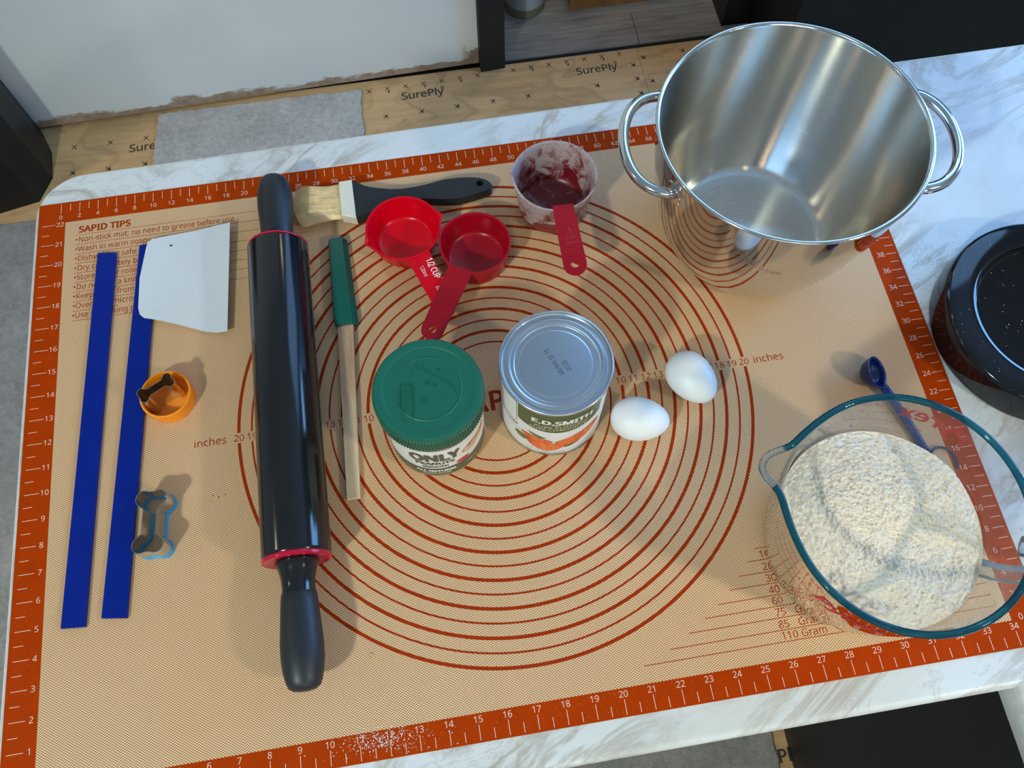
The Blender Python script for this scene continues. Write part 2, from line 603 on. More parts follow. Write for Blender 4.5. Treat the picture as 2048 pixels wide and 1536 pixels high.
def ribbon(outline, z0, z1, th):
    """closed wall following an outline, th thick (a cutter blade)"""
    n = len(outline)
    nr = []
    for i in range(n):
        a, b = outline[i - 1], outline[(i + 1) % n]
        dx, dy = b[0] - a[0], b[1] - a[1]
        L = hypot(dx, dy)
        nr.append((dy / L, -dx / L))
    V = []
    for z in (z0, z1):
        V += [(p[0] + q[0] * th / 2, p[1] + q[1] * th / 2, z) for p, q in zip(outline, nr)]
        V += [(p[0] - q[0] * th / 2, p[1] - q[1] * th / 2, z) for p, q in zip(outline, nr)]
    F = []
    for i in range(n):
        j = (i + 1) % n
        F += [(i, j, 2 * n + j, 2 * n + i), (n + j, n + i, 3 * n + i, 3 * n + j),
              (2 * n + i, 2 * n + j, 3 * n + j, 3 * n + i), (i, n + i, n + j, j)]
    return V, F


_txt = {}
try:                            # Blender's own bundled sans serif
    FONT = bpy.data.fonts.load(bpy.utils.system_resource('DATAFILES', path='fonts') + '/NotoSansHebrew-Regular.woff2')
except Exception:
    FONT = None



def text(s, size, bold=0.0, align='CENTER', shear=0.0, wid=1.0, res=2, sp=1.0):
    """flat lettering as vertices and faces; size is the letter body in inches"""
    key = (s, size, bold, align, shear, wid, res, sp)
    if key in _txt:
        return _txt[key]
    cu = bpy.data.curves.new('lettering', 'FONT')
    cu.body = s
    if FONT:
        cu.font = FONT
    cu.size = size * (1.18 if FONT else 1.0)
    cu.align_x = align
    cu.align_y = 'BOTTOM_BASELINE'
    cu.shear = shear
    cu.space_character = sp
    cu.resolution_u = res
    cu.fill_mode = 'BOTH'
    o = bpy.data.objects.new('lettering', cu)
    col.objects.link(o)
    bpy.context.view_layer.update()
    me = bpy.data.meshes.new_from_object(o.evaluated_get(bpy.context.evaluated_depsgraph_get()))
    V = [(v.co.x * wid, v.co.y, 0.0) for v in me.vertices]
    F = [tuple(p.vertices) for p in me.polygons]
    bpy.data.objects.remove(o)
    bpy.data.curves.remove(cu)
    bpy.data.meshes.remove(me)
    if bold > 0.005:               # heavier weight: the same face struck again slightly to each side
        base_v, base_f = V, F
        V, F = [], []
        for dx, dy in ((0, 0), (-1, 0), (1, 0), (-.5, -.6), (.5, -.6), (-.5, .6), (.5, .6)):
            n_ = len(V)
            V += [(a + dx * bold, b + dy * bold, c_ + 0.0007 * (n_ // len(base_v))) for a, b, c_ in base_v]
            F += [tuple(i + n_ for i in f) for f in base_f]
    _txt[key] = (V, F)
    return V, F


def put(vf, x, y, z=0.0, rz=0.0):
    c, s = cos(rz), sin(rz)
    return [(x + a * c - b * s, y + a * s + b * c, z + d) for a, b, d in vf[0]], vf[1]


def wrap(vf, r, az, z, rf=None, mirror=1):
    """bend flat lettering round an upright cylinder, centred on azimuth az (radians) at height z"""
    out = []
    for a, b, d in vf[0]:
        R = (rf(z + b) if rf else r) + d
        out.append((R * cos(az + a / R), R * sin(az + a / R), z + b))
    return out, vf[1]


def arc_patch(rows, r, deg=True):
    """rows: (azimuth, z_low, z_high) -> curved strip"""
    V, F = [], []
    for a, lo, hi in rows:
        a = radians(a) if deg else a
        V += [(r * cos(a), r * sin(a), lo), (r * cos(a), r * sin(a), hi)]
    for i in range(len(rows) - 1):
        F.append((2 * i, 2 * i + 2, 2 * i + 3, 2 * i + 1))
    return V, F


def smooth_path(pts, k=6, closed=False):
    out = []
    n = len(pts)
    rng = range(n if closed else n - 1)
    for i in rng:
        g = (lambda j: pts[j % n]) if closed else (lambda j: pts[max(0, min(n - 1, j))])
        p0, p1, p2, p3 = g(i - 1), g(i), g(i + 1), g(i + 2)
        for q in range(k):
            t_ = q / k
            out.append(tuple(0.5 * (2 * b + (c_ - a) * t_ + (2 * a - 5 * b + 4 * c_ - d) * t_ ** 2 + (-a + 3 * b - 3 * c_ + d) * t_ ** 3)
                             for a, b, c_, d in zip(p0, p1, p2, p3)))
    if not closed:
        out.append(tuple(pts[-1]))
    return out


def ring2(r0, r1, a0, a1, z, c, n=40):
    V, F = [], []
    for k in range(n + 1):
        a = a0 + (a1 - a0) * k / n
        V += [(c[0] + r0 * cos(a), c[1] + r0 * sin(a), z), (c[0] + r1 * cos(a), c[1] + r1 * sin(a), z)]
    F = [(2 * k, 2 * k + 1, 2 * k + 3, 2 * k + 2) for k in range(n)]
    return V, F


def rect(x0, x1, y0, y1, z):
    return [(x0, y0, z), (x1, y0, z), (x1, y1, z), (x0, y1, z)], [(0, 1, 2, 3)]


def plate(outer, z0, z1, hole=None, nh=20):
    """flat plate with an outline and an optional round hole (cx, cy, r); built by bmesh fill"""
    bm = bmesh.new()
    ov = [bm.verts.new((x, y, z1)) for x, y in outer]
    es = [bm.edges.new((ov[i], ov[(i + 1) % len(ov)])) for i in range(len(ov))]
    if hole:
        hx, hy, hr = hole
        hv = [bm.verts.new((hx + hr * cos(2 * pi * k / nh), hy + hr * sin(2 * pi * k / nh), z1)) for k in range(nh)]
        es += [bm.edges.new((hv[i], hv[(i + 1) % nh])) for i in range(nh)]
    bmesh.ops.triangle_fill(bm, edges=es, use_beauty=True)
    ret = bmesh.ops.extrude_face_region(bm, geom=bm.faces[:])
    for g in ret['geom']:
        if isinstance(g, bmesh.types.BMVert):
            g.co.z = z0
    bm.verts.index_update()
    V = [tuple(v.co) for v in bm.verts]
    F = [tuple(v.index for v in f.verts) for f in bm.faces]
    bm.free()
    return V, F


# ================================================================== SETTING
FZ = -36.0
obj('floor', box(-82, 112, -92, 112, FZ - 1.2, FZ - 0.3), 'gap', kind='structure')
floor = bpy.data.objects['floor']


def wall_y(x):
    return 61.57 + 0.026 * x


for i, (x0, x1) in enumerate(((-82, 39.23), (39.26, 112))):
    yb = lambda x: 61.9 + 0.004 * (x - 25)
    V, F = box(x0, x1, -92, 62.0, FZ - 0.3, FZ)
    obj('plywood_sheet', (V, F), 'ply', floor)
# plywood nail marks and lettering
ink = []


def xmark(x, y, s=0.36, a=0.0):
    for d in (a + 0.85, a - 0.85):
        c_, s_ = cos(d), sin(d)
        w_ = 0.035
        ink.append(([(x - s * c_ - w_ * s_, y - s * s_ + w_ * c_, FZ + 0.02), (x - s * c_ + w_ * s_, y - s * s_ - w_ * c_, FZ + 0.02),
                     (x + s * c_ + w_ * s_, y + s * s_ - w_ * c_, FZ + 0.02), (x + s * c_ - w_ * s_, y + s * s_ + w_ * c_, FZ + 0.02)], [(0, 1, 2, 3)]))


def dot(x, y, r=0.12):
    ink.append(([(x + r * cos(k * pi / 3), y + r * sin(k * pi / 3), FZ + 0.025) for k in range(6)], [tuple(range(6))]))


for k in range(-4, 5):
    x = 12.51 + 3.63 * k if k >= 0 else -18.29 + 3.5 * (k + 4)
    if k >= 0:
        xmark(x, 57.17 + 0.06 * k)
        dot(x + 0.05, 57.2 + 0.06 * k, 0.13)
    elif k < -1:
        xmark(x, 58.4)
for x, y in ((-18.35, 55.28), (-14.9, 55.2), (-11.4, 55.25), (34.21, 57.63), (38.43, 55.95), (38.44, 57.86), (39.9, 57.3), (38.42, 59.68), (39.66, 60.5), (43.88, 60.76), (47.2, 60.7), (51, 60.9)):
    xmark(x, y)
    dot(x + 0.1, y - 0.05, 0.15)
for k in range(17):
    x = 7.4 + 1.87 * k
    if abs(x - 24.2) > 1.2:
        xmark(x, 60.62 + 0.028 * (x - 11), 0.34)
        if k % 2:
            dot(x + 0.1, 60.2 + 0.028 * (x - 11), 0.12)
for x, y in ((-12.95, 56.88), (14.32, 59.01), (32.43, 59.3)):
    ink.append(put(text('SurePly', 1.30, 0.014, 'LEFT'), x, y, FZ + 0.02, radians(1.2)))
    ink.append(put(text('\u00ae', 0.62, 0.0, 'LEFT'), x + 4.0, y + 0.75, FZ + 0.02, radians(1.2)))
ink.append(put(text('SurePly', 1.30, 0.03, 'LEFT'), 32.12, -6.25, FZ + 0.02, 0))
obj('nail_marks', join(*ink), 'ply_ink', floor, kind='stuff')

# laminate planks of the next room
rows_y = [62.15, 66.55, 71.0, 75.4, 79.8, 84.2]
joints = [(25.4, 39.65, 70, 112), (25.4, 49.0, 90, 112), (25.4, 33.0, 74, 112), (25.4, 55, 112), (25.4, 45, 85, 112)]
for r_i in range(5):
    js = joints[r_i]
    for a, b in zip(js[:-1], js[1:]):
        obj('plank', prism([(a + .03, rows_y[r_i] + .03), (b - .03, rows_y[r_i] + .03), (b - .03, rows_y[r_i + 1] - .03), (a + .03, rows_y[r_i + 1] - .03)], FZ - 0.3, FZ + 0.25, 0.02), 'laminate', floor)
obj('wall_next_room', box(22.7, 112, 84.4, 86, FZ - 0.3, 60), 'paint', kind='structure')

# white back wall (a slab that stops half an inch above the plywood)
V = [(-82, wall_y(-82), FZ + 0.45), (22.7, wall_y(22.7), FZ + 0.45), (22.7, 66.4, FZ + 0.45), (-82, 66.4, FZ + 0.45)]
V += [(a, b, 60) for a, b, c_ in V]
obj('wall_back', (V, [(3, 2, 1, 0), (4, 5, 6, 7), (0, 1, 5, 4), (1, 2, 6, 5), (2, 3, 7, 6), (3, 0, 4, 7)]), 'wall', kind='structure')
obj('gap_shade', join(([(-82, wall_y(-82) + .5, FZ), (22.9, wall_y(22.9) + .5, FZ), (22.9, wall_y(22.9) + .5, FZ + .6), (-82, wall_y(-82) + .5, FZ + .6)], [(0, 1, 2, 3)])), 'gap', kind='structure')  # dark sheet standing in for the shade in the gap below the wall
# black painted end trim of the wall
pts = [(22.75, 61.25), (25.3, 61.42), (25.35, 66.4), (22.75, 66.4)]
obj('trim_2', prism(pts, FZ + 0.05, 60, 0.0), 'black_paint', kind='structure')
obj('trim_3', box(25.4, 48.6, 61.88, 62.16, FZ - .05, FZ + 0.12), 'gap', kind='structure')
obj('wall_left', box(-84, -82, -92, 66, FZ, 60), 'paint', kind='structure')
obj('wall_right', box(112, 114, -92, 86, FZ, 60), 'paint', kind='structure')
obj('wall_front', box(-82, 112, -94, -92, FZ, 60), 'paint', kind='structure')
obj('ceiling', box(-84, 114, -94, 86, 60, 62), 'ceiling', kind='structure')


# loose carpet pieces
def carpet_slab(pts, z0, z1, jag=0.12, step=0.35):
    out = []
    for (a, b) in zip(pts, pts[1:] + pts[:1]):
        n = max(2, int(hypot(b[0] - a[0], b[1] - a[1]) / step))
        n = min(n, 120)
        for k in range(n):
            t_ = k / n
            x, y = a[0] + (b[0] - a[0]) * t_, a[1] + (b[1] - a[1]) * t_
            out.append((x + random.uniform(-jag, jag), y + random.uniform(-jag, jag)))
    return plate(out, z0, z1)


tag(obj('carpet_offcut', carpet_slab([(-9.9, 60.95), (10.3, 60.75), (10.1, 50.4), (-10.9, 50.4)], FZ + 0.03, FZ + 0.32), 'carpet'),
    'pale grey-brown carpet offcut lying on the plywood beneath the white wall', 'carpet')
tag(obj('floor_carpet', carpet_slab([(-70, 50), (34.8, 50), (34.75, -3), (34.6, -6.5), (34.4, -60), (-70, -60)], FZ + 0.03, FZ + 0.32, 0.08, 0.5), 'carpet_dark'),
    'large grey carpet on the floor under and left of the counter', 'carpet')

# black cabinet standing left against the wall
pts = [(-21.6, wall_y(-21.6) - .1), (-20.45, 58.1), (-20.2, 55.0), (-21.3, 52.4), (-25.0, 51.6), (-42, 50.6), (-42, wall_y(-42) - .1)]
cab = empty('black_cabinet', (-31, 56, FZ), label='tall black cabinet standing on the floor in the left corner by the white wall', cat='cabinet')
lp = [(x + 31, y - 56) for x, y in pts]
obj('body', prism(lp, 0.0, 44, 0.0), 'black_cab', cab)
# black appliance at the back right
app = empty('black_appliance', (70, 75, FZ), label='big black appliance standing on the floor behind the steel pot', cat='appliance')
obj('body', join(prism([(-21.4, -11.9), (38, -11.9), (38, 8.8), (-21.4, 8.8)], 0, 62, 0.3)), 'black_cab', app)
obj('front_section', prism([(-18.6, -20.6), (38, -20.6), (38, -12.4), (-18.6, -12.4)], 0, 62, 0.3), 'black_cab', app)

# jug and wooden box in the next room
jug = empty('plastic_jug', (28.65, 69.55, FZ + 0.25), label='pale round plastic jug with an olive base on the grey laminate floor', cat='jug')
obj('body', lathe([(0, 1.05), (2.08, 1.05), (2.1, 1.2), (2.1, 7.0), (1.6, 8.6), (0.8, 9.2), (0.8, 10), (0, 10)], 48), 'jug_body', jug, auto=40)
obj('base', lathe([(0, 0), (1.95, 0), (2.14, 0.15), (2.16, 1.04), (0, 1.04)], 48), 'jug_base', jug, auto=40)
wb = empty('wooden_box', (38.2, 71.8, FZ + 0.25), label='orange-brown wooden box on the laminate floor of the next room', cat='box')
obj('body', join(box(-4.9, 4.9, -3.9, -3.4, 0, 9), box(-4.9, 4.9, 3.4, 3.9, 0, 9), box(-4.9, -4.4, -3.4, 3.4, 0, 9), box(4.4, 4.9, -3.4, 3.4, 0, 9), box(-4.4, 4.4, -3.4, 3.4, 0, 0.5)), 'box_wood', wb)

# ------------------------------------------------------------------ counter
ct = empty('countertop', (0, 0, 0), label='L-shaped marble-look laminate countertop under the baking mat', cat='countertop')
TZ = -0.03
prof_front = [(-1.55, -1.4), (-2.1, -1.38), (-2.3, -1.2), (-2.36, -0.6), (-2.34, -0.25), (-2.27, -0.1), (-2.18, -0.045), (-2.08, TZ), (-1.9, -0.04), (-1.65, TZ)]


def counter_outline():
    # left-back rounded corner then back edge, going right
    R = 2.0
    P = []
    for k in range(13):
        a = pi - (pi / 2) * k / 12
        P.append((-0.92 + R + R * cos(a), 24.47 - R + R * sin(a)))
    P.append((26.7, 24.72))
    P.append((58, 24.95))
    return P


top = counter_outline() + [(58, -1.65), (-0.92, -1.65)]
V, F = prism(top, TZ - 1.4, TZ)
obj('work_surface', (V, F), 'marble', ct)
# thin pale backing line round the left-back corner and back edge
e = counter_outline()
e = [(-0.92, -1.7)] + e
V, F = [], []
for i, (x, y) in enumerate(e):
    j0, j1 = e[max(0, i - 1)], e[min(len(e) - 1, i + 1)]
    dx, dy = j1[0] - j0[0], j1[1] - j0[1]
    L = hypot(dx, dy)
    nx, ny = -dy / L, dx / L
    V += [(x + nx * 0.045, y + ny * 0.045, TZ - 1.4), (x + nx * 0.045, y + ny * 0.045, TZ + 0.004), (x, y, TZ + 0.004)]
for i in range(len(e) - 1):
    F += [(3 * i, 3 * i + 3, 3 * i + 4, 3 * i + 1), (3 * i + 1, 3 * i + 4, 3 * i + 5, 3 * i + 2)]
obj('edge_band', (V, F), 'backing', ct)
# rolled front edge
V, F = [], []
xs = [-0.92, 10, 20, 30, 33.8]
for x in xs:
    V += [(x, y, z) for y, z in prof_front]
n = len(prof_front)
for i in range(len(xs) - 1):
    for k in range(n - 1):
        F.append((i * n + k, (i + 1) * n + k, (i + 1) * n + k + 1, i * n + k + 1))
obj('rolled_edge', (V, F), 'marble', ct, smooth=True)
# the return leg of the L, running towards the viewer
V, F = prism([(33.62, -1.66), (33.5, -30), (58, -30), (58, -1.66)], TZ - 1.4, TZ)
obj('return_surface', (V, F), 'marble', ct)
V, F = [], []
for yy, xo in ((-1.5, 33.37), (-6, 33.32), (-30, 33.1)):
    for d, z in ((1.0, -1.40), (0.05, -1.40), (0.0, -1.34), (0.0, -0.4), (0.03, -0.12), (0.12, -0.045), (0.4, TZ + 0.002)):
        V.append((xo + d, yy, z))
for i in range(2):
    for k in range(6):
        F.append((i * 7 + k, (i + 1) * 7 + k, (i + 1) * 7 + k + 1, i * 7 + k + 1))
obj('return_edge', (V, F), 'marble', ct, smooth=True)
V, F = prism([(35.6, -30), (35.75, -1.2), (35.75, 22.5), (57.5, 22.5), (57.5, -30)], FZ, TZ - 1.41)
tag(obj('base_cabinet', (V, F), 'black_cab'), 'matte black base cabinet under the right end of the countertop', 'cabinet')

# ================================================================== BAKING MAT
mat = empty('pastry_mat', (0, 0, 0), label='big tan woven silicone pastry mat with red ruler border and circles', cat='mat')
X0, X1, Y0, Y1 = -0.85, 35.13, -1.12, 23.12
IX0, IX1, IY0, IY1 = 0.30, 34.0, -0.20, 22.08
obj('woven_sheet', box(X0 + .05, X1 - .05, Y0 + .05, Y1 - .05, TZ + 0.002, 0.0), 'weave', mat)


def frame(x0, x1, y0, y1, a0, a1, b0, b1, zb, zt):
    V = [(x0, y0, zt), (x1, y0, zt), (x1, y1, zt), (x0, y1, zt), (a0, b0, zt), (a1, b0, zt), (a1, b1, zt), (a0, b1, zt)]
    V += [(a, b, zb) for a, b, c_ in V]
    F = []
    for k in range(4):
        j = (k + 1) % 4
        F += [(k, j, 4 + j, 4 + k), (8 + k, 8 + j, j, k), (4 + k, 4 + j, 12 + j, 12 + k)]
    return V, F


obj('red_border', frame(X0, X1, Y0, Y1, IX0, IX1, IY0, IY1, TZ + 0.001, 0.003), 'mat_red', mat, label='brick-red ruler border')
C0 = (17.36, 11.0)
rings = []
for nn in range(5, 21):
    r = nn / 2
    hw = 0.062 if nn % 2 == 0 else 0.034
    g = 0.21 / r
    for a0, a1 in ((g, pi - g), (pi + g, 2 * pi - g)):
        rings.append(ring2(r - hw, r + hw, a0, a1, 0.003, C0, 72))
obj('circle_print', join(*rings), 'print_red', mat)
for sgn in (-1, 1):
    pr_ = []
    for nn in range(5, 21):
        x = C0[0] + sgn * nn / 2
        pr_.append(put(text(str(nn), 0.39, 0.002, 'CENTER'), x + (0.0 if nn > 9 else 0), C0[1] - 0.13, 0.0035))
    pr_.append(put(text('inches', 0.44, 0.002, 'CENTER'), C0[0] + (11.0 if sgn > 0 else -11.1), C0[1] - 0.13, 0.0035))
    obj('circle_numbers', join(*pr_), 'print_red', mat)
pr_ = []
pr_.append(put(text('SAPID', 1.18, 0.035, 'CENTER', sp=1.05), C0[0] - 0.05, C0[1] - 0.44, 0.0035))
obj('centre_word', join(*pr_), 'print_red', mat)
pr_ = []
# tips block
pr_.append(put(text('SAPID TIPS', 0.45, 0.016, 'LEFT'), 0.88, 21.46, 0.0035, radians(0.0)))
tips = ['Non-stick mat; no need to grease before use', 'Wash in warm soapy water', 'Dishwasher safe', 'Dry completely before use',
        'Store flat or rolled up', 'Do not use a knife on it', 'Keep away from direct fire', 'Oven and microwave safe', 'Use for baking pastry']
ys = [20.98, 20.50, 20.03, 19.56, 19.10, 18.64, 18.19, 17.74, 17.29]
pr_.append(rect(0.80, 10.5, 21.335, 21.352, 0.0035))
for s, y in zip(tips, ys):
    pr_.append(put(text('\u2022' + s, 0.385, 0.004, 'LEFT', wid=0.87), 0.76, y, 0.0035))
for y in ys:
    pr_.append(rect(0.78, (10.6 if y > 17.9 else 2.6 + (y < 17.5) * 1.5), y - 0.125, y - 0.105, 0.0035))
obj('tips_lettering', join(*pr_), 'print_red', mat)
pr_ = []
# gram chart bottom right
rows = [(20.91, 0.38), (21.91, 0.77), (22.69, 1.19), (23.39, 1.59), (23.94, 1.98), (24.47, 2.40), (24.93, 2.82), (25.38, 3.27), (25.75, 3.70)]
grams = ['110', '85', '75', '60', '40', '30', '20', '10']
for k, (x, y) in enumerate(rows):
    pr_.append(rect(x, 33.6, y - 0.012, y + 0.012, 0.0035))
for k, g in enumerate(grams):
    y = rows[k][1] + 0.07
    pr_.append(put(text(g, 0.38, 0.003, 'LEFT'), 25.85, y, 0.0035))
    pr_.append(put(text('Gram', 0.38, 0.003, 'LEFT'), 26.57, y, 0.0035))
    pr_.append(put(text('Cup', 0.38, 0.003, 'LEFT'), 29.4, y, 0.0035))
obj('gram_chart', join(*pr_), 'print_red', mat)
# white ruler marks on the border
wh = []
Z = 0.005
tw = 0.011
for k in range(0, 69):                         # bottom, half inches
    x = k / 2 + 0.5
    if x > 34.6:
        break
    if (k + 1) % 2 == 0:
        wh.append(rect(x - tw, x + tw, -1.05, -0.56, Z))
        wh.append(put(text(str(int(x)), 0.31, 0.002), x, -0.49, Z))
    else:
        wh.append(rect(x - tw, x + tw, -1.05, -0.72, Z))
obj('ruler_scale', join(*wh), 'print_white', mat)
wh = []
for k in range(1, 46):                         # left, half inches
    y = k / 2
    if k % 2 == 0:
        if y <= 22:
            wh.append(rect(-0.68, -0.12, y - tw, y + tw, Z))
            wh.append(put(text(str(int(y)), 0.31, 0.002), 0.08, y - 0.1, Z))
    elif y < 22.4:
        wh.append(rect(-0.68, -0.34, y - tw, y + tw, Z))
obj('ruler_scale', join(*wh), 'print_white', mat)
wh = []
for k in range(0, 86):                         # top, centimetres
    x = k / 2.54 + 0.09
    if k % 2 == 0:
        wh.append(rect(x - tw, x + tw, 22.56, 23.03, Z))
        wh.append(put(text(str(k), 0.29, 0.002), x, 22.27, Z))
    else:
        wh.append(rect(x - tw, x + tw, 22.66, 23.03, Z))
obj('ruler_scale', join(*wh), 'print_white', mat)
wh = []
for k in range(0, 56):                         # right, centimetres
    y = k / 2.54 - 0.11
    if k % 2 == 0:
        wh.append(rect(34.58, 35.03, y - tw, y + tw, Z))
        wh.append(put(text(str(k), 0.31, 0.002), 34.36, y - 0.1, Z))
    else:
        wh.append(rect(34.66, 35.03, y - tw, y + tw, Z))
obj('ruler_scale', join(*wh), 'print_white', mat)
# flour dust on the lower border
specks = []
for k in range(420):
    a = random.gauss(0, 1)
    b = random.gauss(0, 1)
    x, y = 11.75 + 0.75 * a, -0.55 + 0.24 * b - 0.05 * a
    if not (-1.05 < y < 0.2):
        continue
    r = random.choice((0.012, 0.016, 0.02, 0.03))
    specks.append(([(x + r * cos(q * pi / 2 + k), y + r * sin(q * pi / 2 + k) * .8, 0.012) for q in range(4)], [(0, 1, 2, 3)]))
    specks[-1][0].append((x, y, 0.012 + r))
    specks[-1] = (specks[-1][0], [(0, 1, 4), (1, 2, 4), (2, 3, 4), (3, 0, 4)])
for k in range(160):
    x = random.choice((-0.45, 14.5, 16, 19, 22, -0.3)) + random.gauss(0, 1.4)
    y = random.uniform(-1, -0.3)
    if x < X0 + .1:
        x, y = random.uniform(-0.8, 0.2), random.uniform(1, 8)
    r = 0.012
    specks.append(([(x - r, y, .01), (x, y + r, .01), (x + r, y, .01), (x, y, .01 + r)], [(0, 1, 3), (1, 2, 3), (2, 0, 3)]))
obj('flour_specks', join(*specks), 'flourdust', mat, kind='stuff')
cr = []
for x, y in ((6.5, 8.75), (6.75, 8.8), (6.3, 8.85), (11.7, 2.2), (24.0, 12.1), (11.65, 2.27), (23.9, 12.25), (24.15, 12.3), (0.95, 16.1)):
    r = random.uniform(.03, .05)
    cr.append(move(lathe([(0, 0), (r, r * .4), (r * .7, r), (0, r * 1.2)], 6), (x, y, 0.003)))
obj('crumbs', join(*cr), 'crumb', mat, kind='stuff')

# ================================================================== STOCKPOT
px, py = 29.03, 16.84
pot = empty('stock_pot', (px, py, 0.006), label='large open stainless steel pot with two loop handles on the mat corner', cat='pot')
outp = [(0, 0.0), (2.6, 0.0), (2.85, 0.03), (3.1, 0.14), (3.32, 0.38), (3.55, 0.75), (3.8, 1.25), (4.05, 1.95), (4.28, 2.8), (4.48, 3.8), (4.63, 4.8), (4.73, 5.8), (4.79, 6.64)]
rimp = [(4.79, 6.64), (4.85, 6.68), (4.875, 6.74), (4.85, 6.80), (4.77, 6.81), (4.72, 6.76), (4.70, 6.68)]
inp = [(4.70, 6.68), (4.63, 5.8), (4.53, 4.8), (4.38, 3.8), (4.18, 2.8), (3.95, 1.95), (3.70, 1.3), (3.48, 0.85), (3.28, 0.5), (3.08, 0.27), (2.8, 0.18), (2.2, 0.17), (1.2, 0.16), (0, 0.16)]
outp = [(r, z) for r, z in outp]
obj('outer_wall', lathe(outp, 128), 'steel', pot, smooth=True, label='mirror-polished outer wall')
obj('rim', lathe(rimp, 128), 'steel_h', pot, smooth=True)
obj('inner_wall', lathe(inp, 128), 'steel_in', pot, smooth=True, label='brushed inner wall')


def pot_handle(mid_az, reach):
    o = empty('handle', (0, 0, 0))
    o.parent = pot
    ca, sa = cos(mid_az), sin(mid_az)
    P = []
    hw = 2.16
    n = 26
    for k in range(n + 1):
        t_ = k / n
        a = -pi / 2 + pi * t_
        lx = 4.20 + (reach - 4.20) * (cos(a) ** 0.75 if cos(a) > 0 else 0)
        ly = hw * sin(a)
        z = 5.85 + 0.10 * cos(a)
        P.append((lx * ca - ly * sa, lx * sa + ly * ca, z))
    tb = obj('loop', tube(P, 0.2, 16), 'steel_h', pot, smooth=True)
    for s in (-1, 1):
        a = mid_az + s * 0.49
        rows_ = []
        for q in range(9):
            u_ = -1 + 2 * q / 8
            hh = 0.40 * math.sqrt(max(0, 1 - (abs(u_)) ** 4)) + 0.02
            rows_.append((a + u_ * 0.14, 5.75 - hh, 5.75 + hh))
        V, F = [], []
        for az, lo, hi in rows_:
            for z in (lo, hi):
                R_ = 4.725 + 0.08 * (z - 5.75) + 0.035
                V.append((R_ * cos(az), R_ * sin(az), z))
                V.append(((R_ - .12) * cos(az), (R_ - .12) * sin(az), z))
        m_ = len(rows_)
        for q in range(m_ - 1):
            b0, b1 = 4 * q, 4 * q + 4
            F += [(b0, b1, b1 + 2, b0 + 2), (b0, b0 + 1, b1 + 1, b1), (b0 + 2, b1 + 2, b1 + 3, b0 + 3)]
        F += [(0, 2, 3, 1), (4 * m_ - 4, 4 * m_ - 3, 4 * m_ - 1, 4 * m_ - 2)]
        pl = obj('mounting_plate', (V, F), 'steel_h', pot)
        for dz, da in ((0.14, 0.05), (-0.14, 0.05), (0.0, -0.04)):
            az = a + s * da
            rv = lathe([(0, 0.05), (0.045, 0.03), (0.06, 0)], 10)
            mtx = Matrix.Translation((4.755 * cos(az), 4.755 * sin(az), 5.73 + dz)) @ Matrix.Rotation(az, 4, 'Z') @ Matrix.Rotation(pi / 2, 4, 'Y')
            obj('rivet', xf(rv, mtx), 'steel_h', pl, smooth=True)
    bpy.data.objects.remove(o)


pot_handle(radians(171), 5.92)
pot_handle(radians(-7.5), 6.10)

# ================================================================== GLASS BATTER BOWL
gx, gy = 29.25, 3.35
gb = empty('glass_mixing_bowl', (gx, gy, 0.0), label='clear glass spouted measuring bowl with teal rim, half full of flour', cat='bowl')
gprof = [(2.9, 0.0), (3.12, 0.06), (3.22, 0.25), (3.30, 0.6), (3.42, 1.4), (3.56, 2.6), (3.68, 3.8), (3.74, 4.6), (3.78, 4.9)]
SP = radians(151.5)


def spout_r(az, z, base):
    d = (az - SP + pi) % (2 * pi) - pi
    k = math.exp(-abs(d / 0.150) ** 2.6) * max(0.0, min(1.0, (z - 3.6) / 1.4)) ** 1.5
    k2 = math.exp(-(d / 0.36) ** 2) * max(0.0, min(1.0, (z - 3.2) / 1.8)) ** 1.5
    return base + 0.56 * k + 0.30 * k2


def spout_z(az, z):
    d = (az - SP + pi) % (2 * pi) - pi
    return z + (-0.16 * math.exp(-(d / 0.10) ** 2)) * max(0.0, min(1.0, (z - 4.2) / .8))


def bowl_shell(prof, n=240):
    V, F = [], []
    for r, z in prof:
        for k in range(n):
            a = 2 * pi * k / n
            R_ = spout_r(a, z, r)
            V.append((R_ * cos(a), R_ * sin(a), spout_z(a, z)))
    for i in range(len(prof) - 1):
        for k in range(n):
            k2 = (k + 1) % n
            F.append((i * n + k, i * n + k2, (i + 1) * n + k2, (i + 1) * n + k))
    return V, F, n


def dens(prof, k=3):
    out = []
    for a, b in zip(prof[:-1], prof[1:]):
        for q in range(k):
            t_ = q / k
            out.append((a[0] + (b[0] - a[0]) * t_, a[1] + (b[1] - a[1]) * t_))
    return out + [prof[-1]]


V, F, n = bowl_shell(dens(gprof))
F.append(tuple(range(n - 1, -1, -1)))
obj('outer_glass', (V, F), 'glass', gb, smooth=True)
V, F, n = bowl_shell(dens([(3.0, 0.24), (3.12, 0.36), (3.18, 0.7), (3.29, 1.4), (3.43, 2.6), (3.55, 3.8), (3.61, 4.6), (3.64, 4.9)]))
F.append(tuple(range(n - 1, -1, -1)))
obj('inner_glass', (V, F), 'glass', gb, smooth=True)
# rim: teal bead, clear at the lip of the spout
P = []
n = 540
for k in range(n):
    a = 2 * pi * k / n
    R_ = spout_r(a, 5.0, 3.735)
    P.append((R_ * cos(a), R_ * sin(a), spout_z(a, 4.97)))
ks = int(SP / (2 * pi) * n)
lip = [P[(ks + q) % n] for q in range(-14, 15)]
rest = [P[(ks + q) % n] for q in range(14, n - 13)]
obj('teal_rim', tube(rest, 0.115, 12), 'glass_rim', gb, smooth=True, label='teal tinted rim')
obj('spout_lip', tube(lip, 0.115, 12), 'glass_solid', gb, smooth=True)
